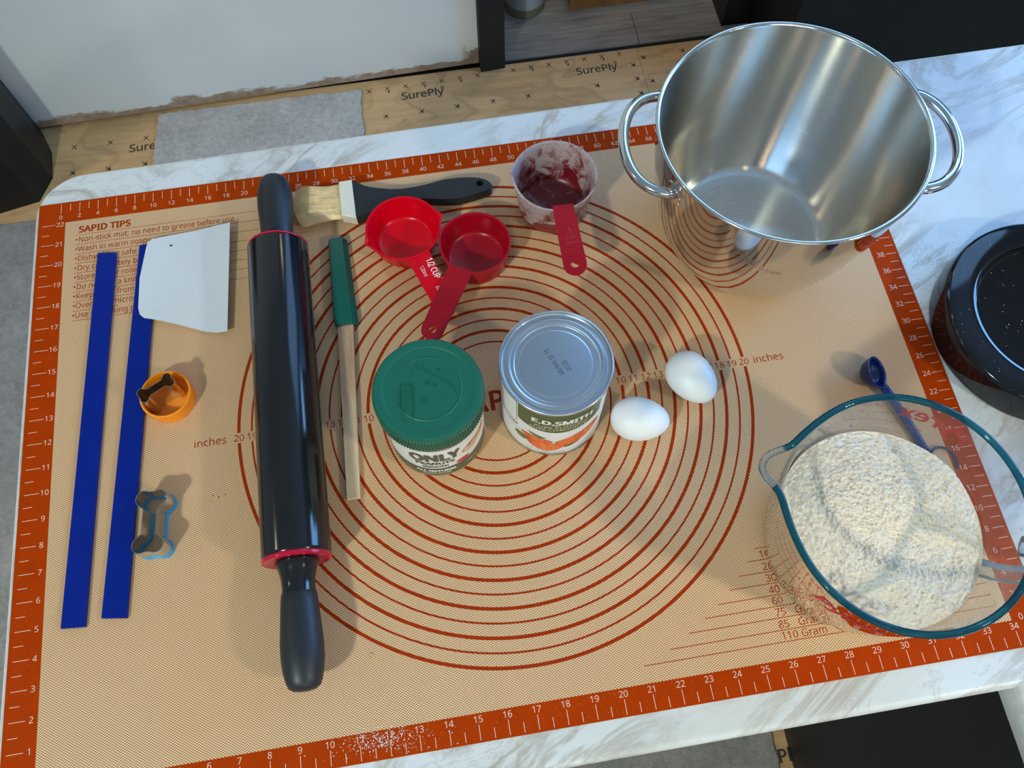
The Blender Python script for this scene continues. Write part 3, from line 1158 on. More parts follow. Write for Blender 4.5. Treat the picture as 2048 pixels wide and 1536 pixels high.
# handle opposite the spout
HA = SP - pi + radians(2)
P = smooth_path([(3.55, 0, 4.55), (4.3, 0, 4.75), (5.15, 0, 4.45), (5.4, 0, 3.4), (5.1, 0, 2.0), (4.4, 0, 1.45), (3.45, 0, 1.5)], 6)
ml = Matrix.Rotation(HA, 4, 'Z')
obj('handle', xf(tube(P, 0.3, 14, flat=1.5), ml), 'glass_solid', gb, smooth=True)


def g_r(z):
    pr2 = gprof
    for (r0, z0), (r1, z1) in zip(pr2[:-1], pr2[1:]):
        if z0 <= z <= z1:
            return r0 + (r1 - r0) * (z - z0) / (z1 - z0) + 0.012
    return pr2[-1][0] + 0.012


for a_, z_ in ((50, 3.72), (-131, 3.35)):
    obj('red_word', wrap(text('Pyrex', 0.95, 0.03, shear=0.15), 0, radians(a_), z_, g_r), 'glass_print', gb)
for base_az in (radians(82), radians(-160)):
    gp = []
    for k, z in enumerate((4.25, 3.75, 3.2, 2.6)):
        L = 1.9 if k % 2 == 0 else 1.5
        rows_ = [(math.degrees(base_az) - d_, z - 0.012, z + 0.012) for d_ in [L * 16 * q / 20 for q in range(21)]]
        V, F = [], []
        for a, lo, hi in rows_:
            for zz in (lo, hi):
                V.append((g_r(zz) * cos(radians(a)), g_r(zz) * sin(radians(a)), zz))
        gp.append((V, [(2 * q, 2 * q + 2, 2 * q + 3, 2 * q + 1) for q in range(20)]))
        gp.append(wrap(text(('8 CUPS', '6', '4 CUPS', '2')[k], 0.24, 0.002), 0, base_az + 0.10, z, g_r))
    obj('red_scale', join(*gp), 'glass_print', gb)
# the flour heap: lumpy top surface plus a side that follows the glass
fh = empty('flour_heap', (gx, gy, 0.26), label='heap of speckled whole wheat flour inside the glass bowl', cat='flour')
nr, na = 150, 420
V, F = [(0, 0, 0)], []


def fz(x, y, r):
    h = 2.36 + 0.24 * (1 - (r / 3.4) ** 2)
    h += 0.22 * noise.noise(Vector((x * 0.45 + 3, y * 0.45, 1.7)))
    h += 0.30 * math.exp(-((x + 1.2) ** 2 + (y - 1.0) ** 2) / 3.0) - 0.26 * math.exp(-((x - 1.0) ** 2 + (y + 1.0) ** 2) / 1.4)
    h += 0.20 * math.exp(-((x + 2.2) ** 2 + (y + .5) ** 2) / 2.0)
    h += 0.055 * noise.noise(Vector((x * 2.4, y * 2.4, 4)))
    h += 0.060 * noise.noise(Vector((x * 7.0, y * 7.0, 2))) + 0.050 * noise.noise(Vector((x * 15, y * 15, 9)))
    return h


V[0] = (0, 0, fz(0, 0, 0))
Rf = 3.385
for i in range(1, nr + 1):
    for k in range(na):
        a = 2 * pi * k / na
        r = Rf * i / nr
        x, y = r * cos(a), r * sin(a)
        V.append((x, y, fz(x, y, r) if i < nr else 2.36))
for k in range(na):
    F.append((0, 1 + k, 1 + (k + 1) % na))
for i in range(nr - 1):
    for k in range(na):
        k2 = (k + 1) % na
        F.append((1 + i * na + k, 1 + (i + 1) * na + k, 1 + (i + 1) * na + k2, 1 + i * na + k2))
obj('flour_top', (V, F), 'flour', fh, smooth=True)
V, F = lathe([(3.38, 2.32), (3.26, 1.3), (3.15, 0.5), (3.08, 0.14), (2.95, 0.02), (0, 0.02)], 96)
obj('flour_side', (V, F), 'flour_side', fh, smooth=True)
br_ = []
for k in range(90):
    a, r = random.uniform(0, 2 * pi), 3.1 * math.sqrt(random.random())
    x, y = r * cos(a), r * sin(a)
    s_ = random.uniform(0.02, 0.045)
    br_.append(move(lathe([(0, 0), (s_, s_ * .5), (0, s_)], 5), (x, y, fz(x, y, r))))
obj('bran_flecks', join(*br_), 'grain', fh, kind='stuff')

# ================================================================== BLACK ROUND TUB (right edge)
bt = empty('black_round_base', (39.3, 10.51, TZ), label='glossy black round appliance base with a sunken centre at the right edge', cat='appliance base')
obj('body', lathe([(0, 0), (4.05, 0), (4.15, 0.06), (4.17, 0.2), (4.13, 1.3), (4.08, 1.47), (3.98, 1.53), (3.2, 1.60), (3.07, 1.59), (3.0, 1.52)], 128), 'black_gloss', bt, auto=50)
obj('sunken_dish', lathe([(3.0, 1.52), (2.93, 1.3), (2.84, 1.17), (2.80, 1.15), (2.7, 1.15), (1.0, 1.15), (0, 1.15)], 128), 'black_gloss', bt, auto=18)
d_ = []
for k in range(70):
    a, r = random.uniform(radians(110), radians(260)), random.uniform(0.8, 3.95)
    z = 1.535 + (3.98 - r) * 0.07 if r > 3.1 else (1.15 if r < 2.7 else 1.4)
    if 2.7 < r < 3.15:
        continue
    s_ = random.uniform(0.008, 0.02)
    d_.append(move(lathe([(0, 0), (s_, s_ * .5), (0, s_)], 5), (r * cos(a), r * sin(a), z)))
obj('dust', join(*d_), 'flourdust', bt, kind='stuff')

# ================================================================== PEANUT BUTTER JAR
jx, jy = 14.98, 9.95
jar = empty('peanut_butter_jar', (jx, jy, 0.0), label='peanut butter jar with green screw lid and white label', cat='jar')
JB = [(0, 0.0), (1.5, 0.0), (1.68, 0.06), (1.75, 0.2), (1.76, 0.36), (1.76, 3.05), (1.74, 3.2), (1.66, 3.38), (1.6, 3.5), (0, 3.5)]
obj('jar_body', lathe(JB, 96), 'peanut', jar, auto=50, label='peanut-brown filled body')
LR = 1.775
obj('paper_label', arc_patch([(a, 0.34, 3.14) for a in range(-200, 41, 4)], LR), 'label_white', jar, smooth=True)
lid = obj('lid', lathe([(1.80, 3.52), (1.87, 3.55), (1.87, 4.40), (1.86, 4.50), (1.80, 4.58), (1.68, 4.60), (1.60, 4.585), (1.52, 4.58), (1.50, 4.565), (1.17, 4.56), (1.15, 4.575), (1.12, 4.575), (1.10, 4.55), (0, 4.55)], 128), 'green', jar, auto=35, label='green ribbed plastic lid')
rb = []
for k in range(110):
    a = 2 * pi * k / 110
    m_ = Matrix.Rotation(a, 4, 'Z') @ Matrix.Translation((1.875, 0, 3.98))
    rb.append(xf(([(-.02, -.030, -.42), (.028, -.018, -.42), (.028, .018, -.42), (-.02, .030, -.42), (-.02, -.030, .40), (.028, -.016, .36), (.028, .016, .36), (-.02, .030, .40)],
                  [(0, 4, 5, 1), (1, 5, 6, 2), (2, 6, 7, 3), (4, 7, 6, 5), (0, 1, 2, 3)]), m_))
obj('lid_ribs', join(*rb), 'green', lid)
# embossed maker's plate on the lid
pl = [(-0.20, -0.62), (0.0, -0.80), (0.20, -0.62), (0.24, 0.35), (0.18, 0.56), (-0.18, 0.56), (-0.24, 0.35)]
plr = smooth_path(pl, 3, True)
pm = Matrix.Translation((-0.72, -0.28, 0)) @ Matrix.Rotation(radians(-4), 4, 'Z')
em = [xf(ribbon(plr, 4.55, 4.578, 0.035), pm)]
pl2 = [(a * 0.78, b * 0.84) for a, b in plr]
em.append(xf(ribbon(pl2, 4.55, 4.57, 0.02), pm))
tv, tf = text('kraft', 0.38, 0.0, shear=0.1, wid=1.0)
tv2 = [(a, b, 4.572) for a, b, c_ in tv]
em.append(xf((tv2, tf), pm @ Matrix.Rotation(radians(84), 4, 'Z') @ Matrix.Translation((-0.02, -0.11, 0))))
for cx_, cy_, rr in ((0.02, 0.22, 0.075), (-0.14, -0.42, 0.10), (0.26, 0.1, 0.06), (0.46, 0.62, 0.06)):
    em.append(([(cx_ + a, cy_ + b, c_) for a, b, c_ in ribbon([(rr * cos(q * pi / 8), rr * sin(q * pi / 8)) for q in range(16)], 4.55, 4.572, 0.02)[0]],
               ribbon([(rr * cos(q * pi / 8), rr * sin(q * pi / 8)) for q in range(16)], 4.55, 4.572, 0.02)[1]))
for pts_ in ([(-0.55, 0.5), (-0.3, 0.72), (0.05, 0.66), (0.3, 0.42), (0.62, 0.2), (0.9, -0.1), (0.95, -0.4)], [(-0.2, 1.05), (-0.3, 0.85), (-0.15, 0.75), (0.0, 0.9)]):
    em.append(tube([(a, b, 4.555) for a, b in smooth_path(pts_, 5)], 0.022, 6))
obj('lid_emboss', join(*em), 'green', lid)
T = LR + 0.006
jt = [wrap(text('ONLY', 1.00, 0.050, wid=0.74), T + .012, radians(-96), 2.08),
      wrap(text('PEANUTS', 0.36, 0.020, wid=0.98), T + .006, radians(-97), 1.68),
      wrap(text('SMOOTH', 0.25, 0.014, wid=0.95), T + .006, radians(-97), 1.36),
      wrap(text('TM', 0.09), T, radians(-66), 2.0)]
obj('label_lettering', join(*jt), 'label_olive', jar)
obj('label_band', arc_patch([(a, 0.38, 1.20 + 0.10 * ((a + 97) / 60) ** 2) for a in range(-186, -9, 3)], T), 'label_olive', jar, smooth=True)
jt = [wrap(text('ALL NATURAL', 0.32, 0.016, wid=0.78), T + .012, radians(-97), 0.86), wrap(text('PEANUT BUTTER', 0.17, 0.006, wid=0.85), T + .012, radians(-97), 0.64),
      wrap(text('750 g', 0.2, 0.004), T + .012, radians(-52), 0.8)]
obj('band_lettering', join(*jt), 'label_text', jar)


def blob(az, z, L, W, tilt, r, n=20):
    """ellipse bent round the jar"""
    V = [(0, 0, 0)]
    for k in range(n):
        a = 2 * pi * k / n
        u_, v_ = L * cos(a), W * sin(a)
        V.append((u_ * cos(tilt) - v_ * sin(tilt), u_ * sin(tilt) + v_ * cos(tilt), 0))
    F = [(0, 1 + k, 1 + (k + 1) % n) for k in range(n)]
    return wrap((V, F), r, radians(az), z)


obj('peanut_picture', join(blob(-47, 2.2, 0.52, 0.27, radians(12), T + .005), blob(-30, 2.3, 0.36, 0.2, radians(20), T + .006)), 'nut', jar)
obj('peanut_highlights', join(blob(-52, 2.17, 0.2, 0.08, radians(30), T + .012), blob(-44, 2.3, 0.16, 0.10, radians(10), T + .012), blob(-36, 2.35, 0.14, 0.07, radians(40), T + .013)), 'nut_light', jar)
star = []
for k in range(22):
    rr = 0.27 if k % 2 == 0 else 0.19
    star.append((rr * 1.25 * cos(2 * pi * k / 22), rr * 0.62 * sin(2 * pi * k / 22), 0))
obj('red_burst', wrap(([(0, 0, 0)] + star, [(0, 1 + k, 1 + (k + 1) % 22) for k in range(22)]), T + .012, radians(-63), 1.42), 'label_red', jar)

# ================================================================== PUMPKIN CAN
cx, cy = 19.43, 10.3
can = empty('pumpkin_can', (cx, cy, 0.0), label='steel can of pure pumpkin with green and white label beside the jar', cat='can')
obj('can_body', lathe([(0, 0.06), (1.8, 0.06), (1.86, 0.0), (1.95, 0.02), (1.965, 0.09), (1.93, 0.16), (1.915, 0.2), (1.915, 4.22), (0, 4.22)], 96), 'tin', can, auto=40)
obj('can_lid', lathe([(1.93, 4.22), (1.975, 4.27), (1.98, 4.36), (1.955, 4.40), (1.905, 4.40), (1.885, 4.36), (1.875, 4.26), (1.85, 4.245), (1.72, 4.245), (1.68, 4.28), (1.62, 4.28), (1.58, 4.25), (1.53, 4.235), (1.50, 4.26), (1.46, 4.26), (1.43, 4.22), (1.36, 4.205), (1.30, 4.205), (1.265, 4.23), (1.22, 4.235), (0, 4.235)], 128), 'tin', can, auto=60)
CRD = 1.925
obj('paper_label', arc_patch([(a, 0.2, 4.2) for a in range(-180, 181, 5)], CRD), 'label_white', can, smooth=True)
Tc = CRD + 0.006
rows_ = []
for a in range(-142, -44, 2):
    q = (a + 95) / 47
    rows_.append((a, 2.52 + 0.34 * q * q, 4.19))
obj('green_panel', arc_patch(rows_, Tc), 'label_green', can, smooth=True)
obj('label_line', arc_patch([(-144.2, 2.4, 4.19), (-143.6, 2.4, 4.19)], Tc), 'label_dark', can)
ct_ = [wrap(text('E.D.SMITH', 0.50, 0.030, wid=0.98), Tc + .012, radians(-92), 3.36), wrap(text('SINCE \u2022 DEPUIS 1882', 0.10, 0.002, wid=1.1), Tc + .01, radians(-88), 3.24)]
obj('brand_lettering', join(*ct_), 'label_text', can)
ct_ = [wrap(text('PURE PUMPKIN', 0.27, 0.004, wid=1.06), Tc + .010, radians(-93), 2.98), wrap(text('PURE CITROUILLE', 0.27, 0.004, wid=1.0), Tc + .010, radians(-96), 2.73)]
obj('product_lettering', join(*ct_), 'label_cream', can)


def slice_rows(a0, a1, zc0, zc1, w_, bend, n=20):
    out = []
    for k in range(n + 1):
        t_ = k / n
        a = a0 + (a1 - a0) * t_
        zc = zc0 + (zc1 - zc0) * t_ - bend * 4 * t_ * (1 - t_)
        hw = w_ * math.sqrt(max(0, 1 - (2 * t_ - 1) ** 4 * 0.98)) * (0.55 + 0.9 * t_ * (1 - t_) * 2)
        out.append((a, zc - hw, zc + hw * 0.75))
    return out


obj('leaf_picture', join(arc_patch(slice_rows(-146, -128, 1.35, 1.25, 0.28, 0.0), Tc), arc_patch(slice_rows(-90, -66, 0.95, 1.3, 0.22, 0.05), Tc), arc_patch(slice_rows(-129, -108, 2.15, 1.85, 0.12, 0.05), Tc + .002)), 'leaf', can, smooth=True)
obj('pumpkin_slice', arc_patch(slice_rows(-137, -100, 1.80, 1.52, 0.34, 0.12), Tc + .006), 'pumpkin', can, smooth=True)
obj('pumpkin_slice', arc_patch(slice_rows(-98, -44, 1.45, 2.10, 0.48, 0.15), Tc + .008), 'pumpkin', can, smooth=True)
obj('pumpkin_slice', arc_patch(slice_rows(-130, -86, 1.22, 1.12, 0.44, 0.16), Tc + .012), 'pumpkin', can, smooth=True)
ct_ = [wrap(text('100% PURE PUMPKIN \u2022 PURE CITROUILLE', 0.12, 0.002), Tc + .004, radians(-98), 0.42), wrap(text('796 mL (28 fl oz)', 0.12, 0.002), Tc + .004, radians(-98), 0.27),
       ]
obj('small_print', join(*ct_), 'label_dark', can)
ct_ = [wrap(text('Recipes', 0.26, 0.004, shear=0.3), Tc + .004, radians(-156), 2.02),
       wrap(text('for homemade', 0.12, 0.0), Tc + .004, radians(-150), 1.72)]
n = 28
ovo = [(0.48 * cos(2 * pi * k / n), 0.2 * sin(2 * pi * k / n), 0) for k in range(n)]
ovi = [(0.46 * cos(2 * pi * k / n), 0.18 * sin(2 * pi * k / n), 0) for k in range(n)]
ct_.append(wrap((ovo + ovi, [(k, (k + 1) % n, n + (k + 1) % n, n + k) for k in range(n)]), Tc + .004, radians(-156), 2.1))
obj('small_print', join(*ct_), 'label_dark', can)
st_ = []
ang_ = atan2(11.24 - 9.97, 19.12 - 19.64)
st_.append(put(text('BB/MA: SE 19', 0.25, 0.001, 'LEFT', wid=0.75), 19.66 - cx, 9.88 - cy, 4.239, ang_))
st_.append(put(text('2028', 0.25, 0.001, 'LEFT', wid=0.8), 19.93 - cx, 9.98 - cy, 4.239, ang_))
obj('date_stamp', join(*st_), 'stamp', can)

# ================================================================== EGGS
def egg(loc, rz, L, W, label, blunt=0.12):
    prof = []
    n = 26
    for k in range(n + 1):
        a = pi * k / n
        x = -L / 2 * cos(a)
        r = W / 2 * sin(a) * (1 - blunt * cos(pi - a) * 1.0)
        prof.append((max(0.0, r) if 0 < k < n else 0.0, x))
    V, F = lathe(prof, 40)
    o = obj('egg', (V, F), 'eggshell', smooth=True, loc=loc)
    o.rotation_euler = (0, pi / 2, rz)
    return tag(o, label, 'egg', 'white eggs on the mat')


egg((22.56, 8.99, 0.845), radians(-15), 2.22, 1.66, 'white egg lying right beside the can, the lower one of the two')
egg((24.89, 10.32, 0.865), radians(-62), 2.26, 1.70, 'white egg farther right and higher, over the printed numbers')

# ================================================================== ROLLING PIN
pin = empty('rolling_pin', (9.56, 0, 1.21), label='big black rolling pin with red end flanges and soft black handles', cat='rolling pin')


def ylathe(prof, n=72):
    V, F = lathe(prof, n)
    return [(a, c_, b) for a, b, c_ in V], F


obj('barrel', ylathe([(1.0, 5.80), (1.17, 5.80), (1.195, 5.84), (1.2, 5.9), (1.2, 18.38), (1.19, 18.44), (1.15, 18.46), (1.0, 18.46)], 96), 'pin', pin, auto=50)
obj('flange', ylathe([(0.3, 5.70), (0.85, 5.72), (1.08, 5.62), (1.19, 5.64), (1.205, 5.72), (1.19, 5.79), (0.3, 5.79)], 96), 'red_flange', pin, auto=50, label='red plastic end flange')
obj('flange', ylathe([(0.3, 18.56), (0.85, 18.55), (1.10, 18.58), (1.18, 18.56), (1.2, 18.51), (1.19, 18.47), (0.3, 18.47)], 96), 'red_flange', pin, auto=50, label='red plastic end flange')
hp = [(0.0, 0.0), (0.74, 0.0), (0.76, 0.08), (0.66, 0.3), (0.585, 0.62), (0.565, 0.95), (0.59, 1.15)]
gp2 = [(0.585, 1.12), (0.61, 1.16), (0.64, 1.5), (0.68, 2.1), (0.725, 2.8), (0.72, 3.3), (0.67, 3.7), (0.60, 4.0), (0.52, 4.18), (0.38, 4.28), (0.2, 4.32), (0, 4.33)]
for s, y0, sc_ in ((-1, 5.66, 1.0), (1, 18.56, 0.82)):
    q0 = 1.0 if s < 0 else 0.30
    q1 = 1.0 if s < 0 else 0.965
    obj('neck', ylathe([(r, y0 + s * z * q0) for r, z in hp], 56), 'pin', pin, auto=50)
    obj('handle', ylathe([(r, y0 + s * (1.12 * q0 + (z - 1.12) * q1)) for r, z in gp2], 56), 'black_soft', pin, smooth=True, label='soft matte grip')

# ================================================================== BLUE STRIPS
for pts, lab in (([(1.80, 20.20), (2.55, 20.10), (1.82, 4.78), (1.00, 4.85)], 'blue plastic guide strip lying farthest left on the mat'),
                 ([(3.54, 20.30), (4.30, 20.30), (3.26, 4.85), (2.40, 4.98)], 'blue plastic guide strip tucked under the white scraper')):
    s = obj('guide_strip', prism(pts, 0.0, 0.17, 0.02), 'blue')
    tag(s, lab, 'strip', 'blue thickness strips')

# ================================================================== WHITE SCRAPER
out = [(3.78, 16.72), (3.62, 16.9), (3.56, 17.2)] + [(3.60, 18.6), (3.86, 20.1), (3.93, 20.34), (4.12, 20.44)] + \
      [(5.2, 20.57), (6.3, 20.70), (6.8, 20.72), (7.42, 20.64), (7.30, 18.5), (7.14, 15.55), (6.7, 15.60), (6.2, 15.76), (5.2, 16.2), (4.1, 16.62)]
out = [(a, b) for a, b in out]


def dense_outline(o, step=0.25):
    r_ = []
    for a, b in zip(o, o[1:] + o[:1]):
        n_ = max(1, int(hypot(b[0] - a[0], b[1] - a[1]) / step))
        r_ += [(a[0] + (b[0] - a[0]) * k / n_, a[1] + (b[1] - a[1]) * k / n_) for k in range(n_)]
    return r_


# built as strips across x so that the sheet can curl
def scraper_mesh():
    xs = [3.56 + (7.42 - 3.56) * k / 40 for k in range(41)]
    o = dense_outline(out, 0.05)
    V, F = [], []
    nY = 14
    hx, hy, hr = 4.86, 20.0, 0.075
    for x in xs:
        yy = [p[1] for p in o if abs(p[0] - x) < 0.07]
        lo, hi = min(yy), max(yy)
        if x > 7.14:
            lo = 15.55 + (x - 7.14) / 0.28 * 5.0
            lo = min(lo, hi - .02)
        for k in range(nY + 1):
            V.append((x, lo + (hi - lo) * k / nY, 0))
    for i in range(len(xs) - 1):
        for k in range(nY):
            a = i * (nY + 1) + k
            F.append((a, a + nY + 1, a + nY + 2, a + 1))
    return V, F


def curl(x, y):
    z = 0.20
    if x > 6.0:
        z += 0.26 * ((x - 6.0) / 1.4) ** 2
    if x > 4.4:
        z -= 0.12 * min(1, (x - 4.4) / 1.5)
    return z


bm = bmesh.new()
oo = dense_outline(out, 0.12)
ov = [bm.verts.new((x, y, 0)) for x, y in oo]
es = [bm.edges.new((ov[i], ov[(i + 1) % len(ov)])) for i in range(len(ov))]
hv = [bm.verts.new((4.87 + 0.062 * cos(q * pi / 8), 20.03 + 0.062 * sin(q * pi / 8), 0)) for q in range(16)]
es += [bm.edges.new((hv[i], hv[(i + 1) % 16])) for i in range(16)]
bmesh.ops.triangle_fill(bm, edges=es, use_beauty=True)
for q in range(1, 16):
    xq = 5.8 + 0.11 * q
    bmesh.ops.bisect_plane(bm, geom=bm.verts[:] + bm.edges[:] + bm.faces[:], plane_co=(xq, 0, 0), plane_no=(1, 0, 0))
ret = bmesh.ops.extrude_face_region(bm, geom=bm.faces[:])
up = {g for g in ret['geom'] if isinstance(g, bmesh.types.BMVert)}
for v in bm.verts:
    v.co.z = curl(v.co.x, v.co.y) + (0.06 if v in up else 0.0)
bm.verts.index_update()
V = [tuple(v.co) for v in bm.verts]
F = [tuple(v.index for v in f.verts) for f in bm.faces]
bm.free()
tag(obj('dough_scraper', (V, F), 'white_pl', auto=40), 'thin white plastic dough scraper with a small hole, resting on a blue strip', 'scraper')


# ================================================================== COOKIE CUTTERS
def bone(L, W, waist, lobe, n=10):
    """bone outline, long axis along y"""
    pts = []
    hy, hx = L / 2 - lobe, W / 2 - lobe
    for sx, sy, a0 in ((1, 1, -60), (-1, 1, 60)):
        cxx, cyy = sx * hx, sy * hy
        for k in range(n + 1):
            a = radians(a0 + 180 * k / n) if sx > 0 else radians(60 + 180 * k / n)
            pts.append((cxx + lobe * cos(a), cyy + lobe * sin(a)))
    pts.append((-waist, hy * 0.55))
    pts.append((-waist, 0))
    pts.append((-waist, -hy * 0.55))
    for sx in (-1, 1):
        cxx, cyy = sx * hx, -hy
        for k in range(n + 1):
            a = radians(120 + 180 * k / n) if sx < 0 else radians(240 + 180 * k / n)
            pts.append((cxx + lobe * cos(a), cyy + lobe * sin(a)))
    pts.append((waist, -hy * 0.55))
    pts.append((waist, 0))
    pts.append((waist, hy * 0.55))
    return pts


bc = empty('bone_cookie_cutter', (4.36, 7.98, 0.0), radians(-4), label='bone-shaped metal cookie cutter with a sky-blue plastic edge', cat='cookie cutter')
bo = bone(2.28, 1.12, 0.26, 0.30)
obj('blade', ribbon(bo, 0.03, 0.95, 0.022), 'blade_tin', bc, auto=50)
obj('plastic_edge', ribbon(bo, 0.0, 0.16, 0.085), 'cyan', bc, auto=50, label='sky-blue plastic edge')
rg = empty('round_cookie_cutter', (4.80, 13.0, 0.0), label='round orange plastic cookie cutter ring', cat='cookie cutter')
obj('ring_floor', lathe([(0, 0.0), (0.90, 0.0), (0.90, 0.05), (0, 0.05)], 48), 'orange', rg)
obj('ring_wall', lathe([(0.93, 0), (0.96, 0.02), (0.985, 0.6), (0.975, 0.66), (0.91, 0.68), (0.885, 0.64), (0.885, 0.02)], 72, True), 'orange', rg, auto=45)
sb = empty('small_bone_cutter', (4.66, 13.06, 0.055), radians(-62), label='small bone-shaped tin cutter standing inside the orange ring', cat='cookie cutter')
bo = bone(1.40, 0.62, 0.16, 0.165)
obj('blade', ribbon(bo, 0.0, 1.15, 0.02), 'blade_tin', sb, auto=50)

# ================================================================== MEASURING CUPS
def cup(name, loc, R_, Rb, H_, mat_, hz, label, spouts=(), th=0.07, lip=0.05, rb=0.22):
    o = empty(name, loc, label=label, cat='measuring cup')
    prof = [(0, 0), (Rb - rb, 0), (Rb - rb * .3, rb * .25), (Rb, rb)]
    for k in range(1, 7):
        t_ = k / 6
        prof.append((Rb + (R_ - Rb) * t_, rb + (H_ - rb - 0.06) * t_))
    prof += [(R_ + lip, H_ - 0.05), (R_ + lip, H_ - 0.01), (R_ + lip * .4, H_), (R_ - th * .6, H_ - .01), (R_ - th, H_ - 0.06)]
    for k in range(5, -1, -1):
        t_ = k / 6
        prof.append((Rb - th + (R_ - Rb) * t_, rb + (H_ - rb - 0.06) * t_))
    prof += [(Rb - th - rb * .5, 0.12), (Rb - th - rb * .9, 0.08), (0, 0.08)]
    V, F = lathe(prof, 120)
    V2 = []
    for x, y, z in V:
        r = hypot(x, y)
        if r > 0.01 and spouts:
            a = atan2(y, x)
            for s, amt, wd in spouts:
                d = (a - s + pi) % (2 * pi) - pi
                k = amt * math.exp(-(abs(d) / wd) ** 1.3) * max(0, (z / H_ - 0.35) / 0.65) ** 2
                r2 = hypot(x, y) + (k if r > Rb * 0.8 else 0)
                q = r2 / hypot(x, y)
                x, y = x * q, y * q
        V2.append((x, y, z))
    obj('cup_bowl', (V2, F), mat_, o, auto=45)
    return o


def handle_outline(root, tip, w0, w1, back=0.12, n=12):
    """rounded flat handle from root to tip, widths at both ends"""
    dx, dy = tip[0] - root[0], tip[1] - root[1]
    L = hypot(dx, dy)
    ux, uy = dx / L, dy / L
    nx, ny = -uy, ux
    P = [(root[0] - ux * back + nx * w0 / 2, root[1] - uy * back + ny * w0 / 2)]
    r = w1 / 2
    cxx, cyy = tip[0] - ux * r, tip[1] - uy * r
    for k in range(n + 1):
        a = pi / 2 - pi * k / n
        P.append((cxx + r * (ux * cos(a) + nx * sin(a)), cyy + r * (uy * cos(a) + ny * sin(a))))
    P.append((root[0] - ux * back - nx * w0 / 2, root[1] - uy * back - ny * w0 / 2))
    return P, (cxx, cyy)


def handle(parent, loc, root, tip, w0, w1, z0, z1, mat_, hole=0.13):
    P, hc = handle_outline((root[0] - loc[0], root[1] - loc[1]), (tip[0] - loc[0], tip[1] - loc[1]), w0, w1)
    h = obj('handle', plate(P, z0, z1, (hc[0], hc[1], hole)), mat_, parent, auto=40)
    return h, hc


L1 = (14.69, 18.66, 0)
c1 = cup('measuring_cup', L1, 1.50, 1.30, 1.20, 'red1', 1.2, 'bright red half cup measure with two pour spouts and white print on its handle',
         ((radians(199), 0.20, 0.13), (radians(12), 0.20, 0.13)))
h1, hc = handle(c1, L1, (15.18, 17.22), (16.05, 14.30), 0.98, 0.72, 1.08, 1.16, 'red1')
ha = atan2(14.30 - 17.22, 16.05 - 15.18)
tx_ = [put(text('1/', 0.40, 0.008, 'LEFT', wid=0.8), 15.42 - L1[0], 17.02 - L1[1], 1.166, ha), put(text('2', 0.40, 0.008, 'LEFT', wid=0.8), 15.48 - L1[0], 16.78 - L1[1], 1.166, ha),
       put(text('CUP', 0.36, 0.008, 'LEFT', wid=0.8), 15.56 - L1[0], 16.56 - L1[1], 1.166, ha), put(text('120ml', 0.24, 0.002, 'LEFT', wid=0.8), 15.14 - L1[0], 16.72 - L1[1], 1.166, ha),
       put(text('BettyC', 0.30, 0.004, 'LEFT', wid=0.72, shear=0.3), 15.66 - L1[0], 15.72 - L1[1], 1.166, ha)]
obj('handle_print', join(*tx_), 'label_text', h1)
L2 = (17.51, 17.41, 0)
c2 = cup('measuring_cup', L2, 1.42, 1.32, 1.30, 'red2', 1.3, 'dull dark-red measuring cup, empty, its handle crossing the other one', ((radians(150), 0.10, 0.2),))
handle(c2, L2, (16.72, 16.22), (15.10, 13.38), 1.02, 0.88, 1.21, 1.30, 'red2', 0.14)
L3 = (21.15, 19.46, 0)
c3 = cup('measuring_cup', L3, 1.70, 1.48, 2.25, 'red_floured', 2.2, 'tall dark-red one cup measure dusted inside with flour', ((radians(165), 0.10, 0.2),), rb=0.3)
h3, hc3 = handle(c3, L3, (21.20, 17.86), (21.17, 14.74), 0.84, 0.92, 2.14, 2.25, 'red2', 0.16)
rgv = ribbon([(hc3[0] + 0.36 * cos(q * pi / 16), hc3[1] + 0.36 * sin(q * pi / 16)) for q in range(32)], 2.25, 2.265, 0.03)
obj('embossed_ring', rgv, 'red2', h3)
tx_ = [put(text('1', 0.36, 0.0), 21.25 - L3[0], 16.62 - L3[1], 2.256, 0), put(text('CUP', 0.22, 0.0), 21.25 - L3[0], 16.35 - L3[1], 2.256, 0), put(text('240 mL', 0.18, 0.0), 21.25 - L3[0], 16.12 - L3[1], 2.256, 0)]
obj('embossed_text', join(*tx_), plain('embossed_red', (0.36, 0.06, 0.07), 0.5), h3)

# ================================================================== PASTRY BRUSH
pb = empty('pastry_brush', (12.5, 21.0, 0.0), label='pastry brush with pale bristles, cream ferrule and black handle', cat='brush')
hb = []
nb = 3200
for k in range(nb):
    v = random.uniform(-1, 1)
    w_ = random.uniform(-1, 1)
    if v * v * 0.8 + w_ * w_ > 1.2:
        continue
    y0 = 0.80 * v - 0.03
    z0 = 0.33 + 0.17 * w_
    fan = v * 0.10 + random.gauss(0, 0.04)
    L = 2.05 + random.uniform(-0.28, 0.10) - 0.28 * v * v
    z1 = 0.33 + 0.26 * w_ + random.gauss(0, 0.03)
    P = []
    droop = random.gauss(0, 0.05)
    for q in range(5):
        t_ = q / 4
        P.append((-0.25 - L * t_, y0 + fan * t_ - 0.06 * sin(pi * t_) * v + droop * t_ * t_, max(0.02, z0 + (z1 - z0) * t_)))
    V, F = [], []
    for q, (x, y, z) in enumerate(P):
        r = 0.013 * (1 - 0.6 * q / 4)
        V += [(x, y - r, z - r * .6), (x, y + r, z - r * .6), (x, y, z + r)]
    for q in range(4):
        for s_ in range(3):
            a, b = q * 3 + s_, q * 3 + (s_ + 1) % 3
            F.append((a, b, b + 3, a + 3))
    hb.append((V, F))
obj('bristles', join(*hb), 'bristle', pb, kind='stuff')
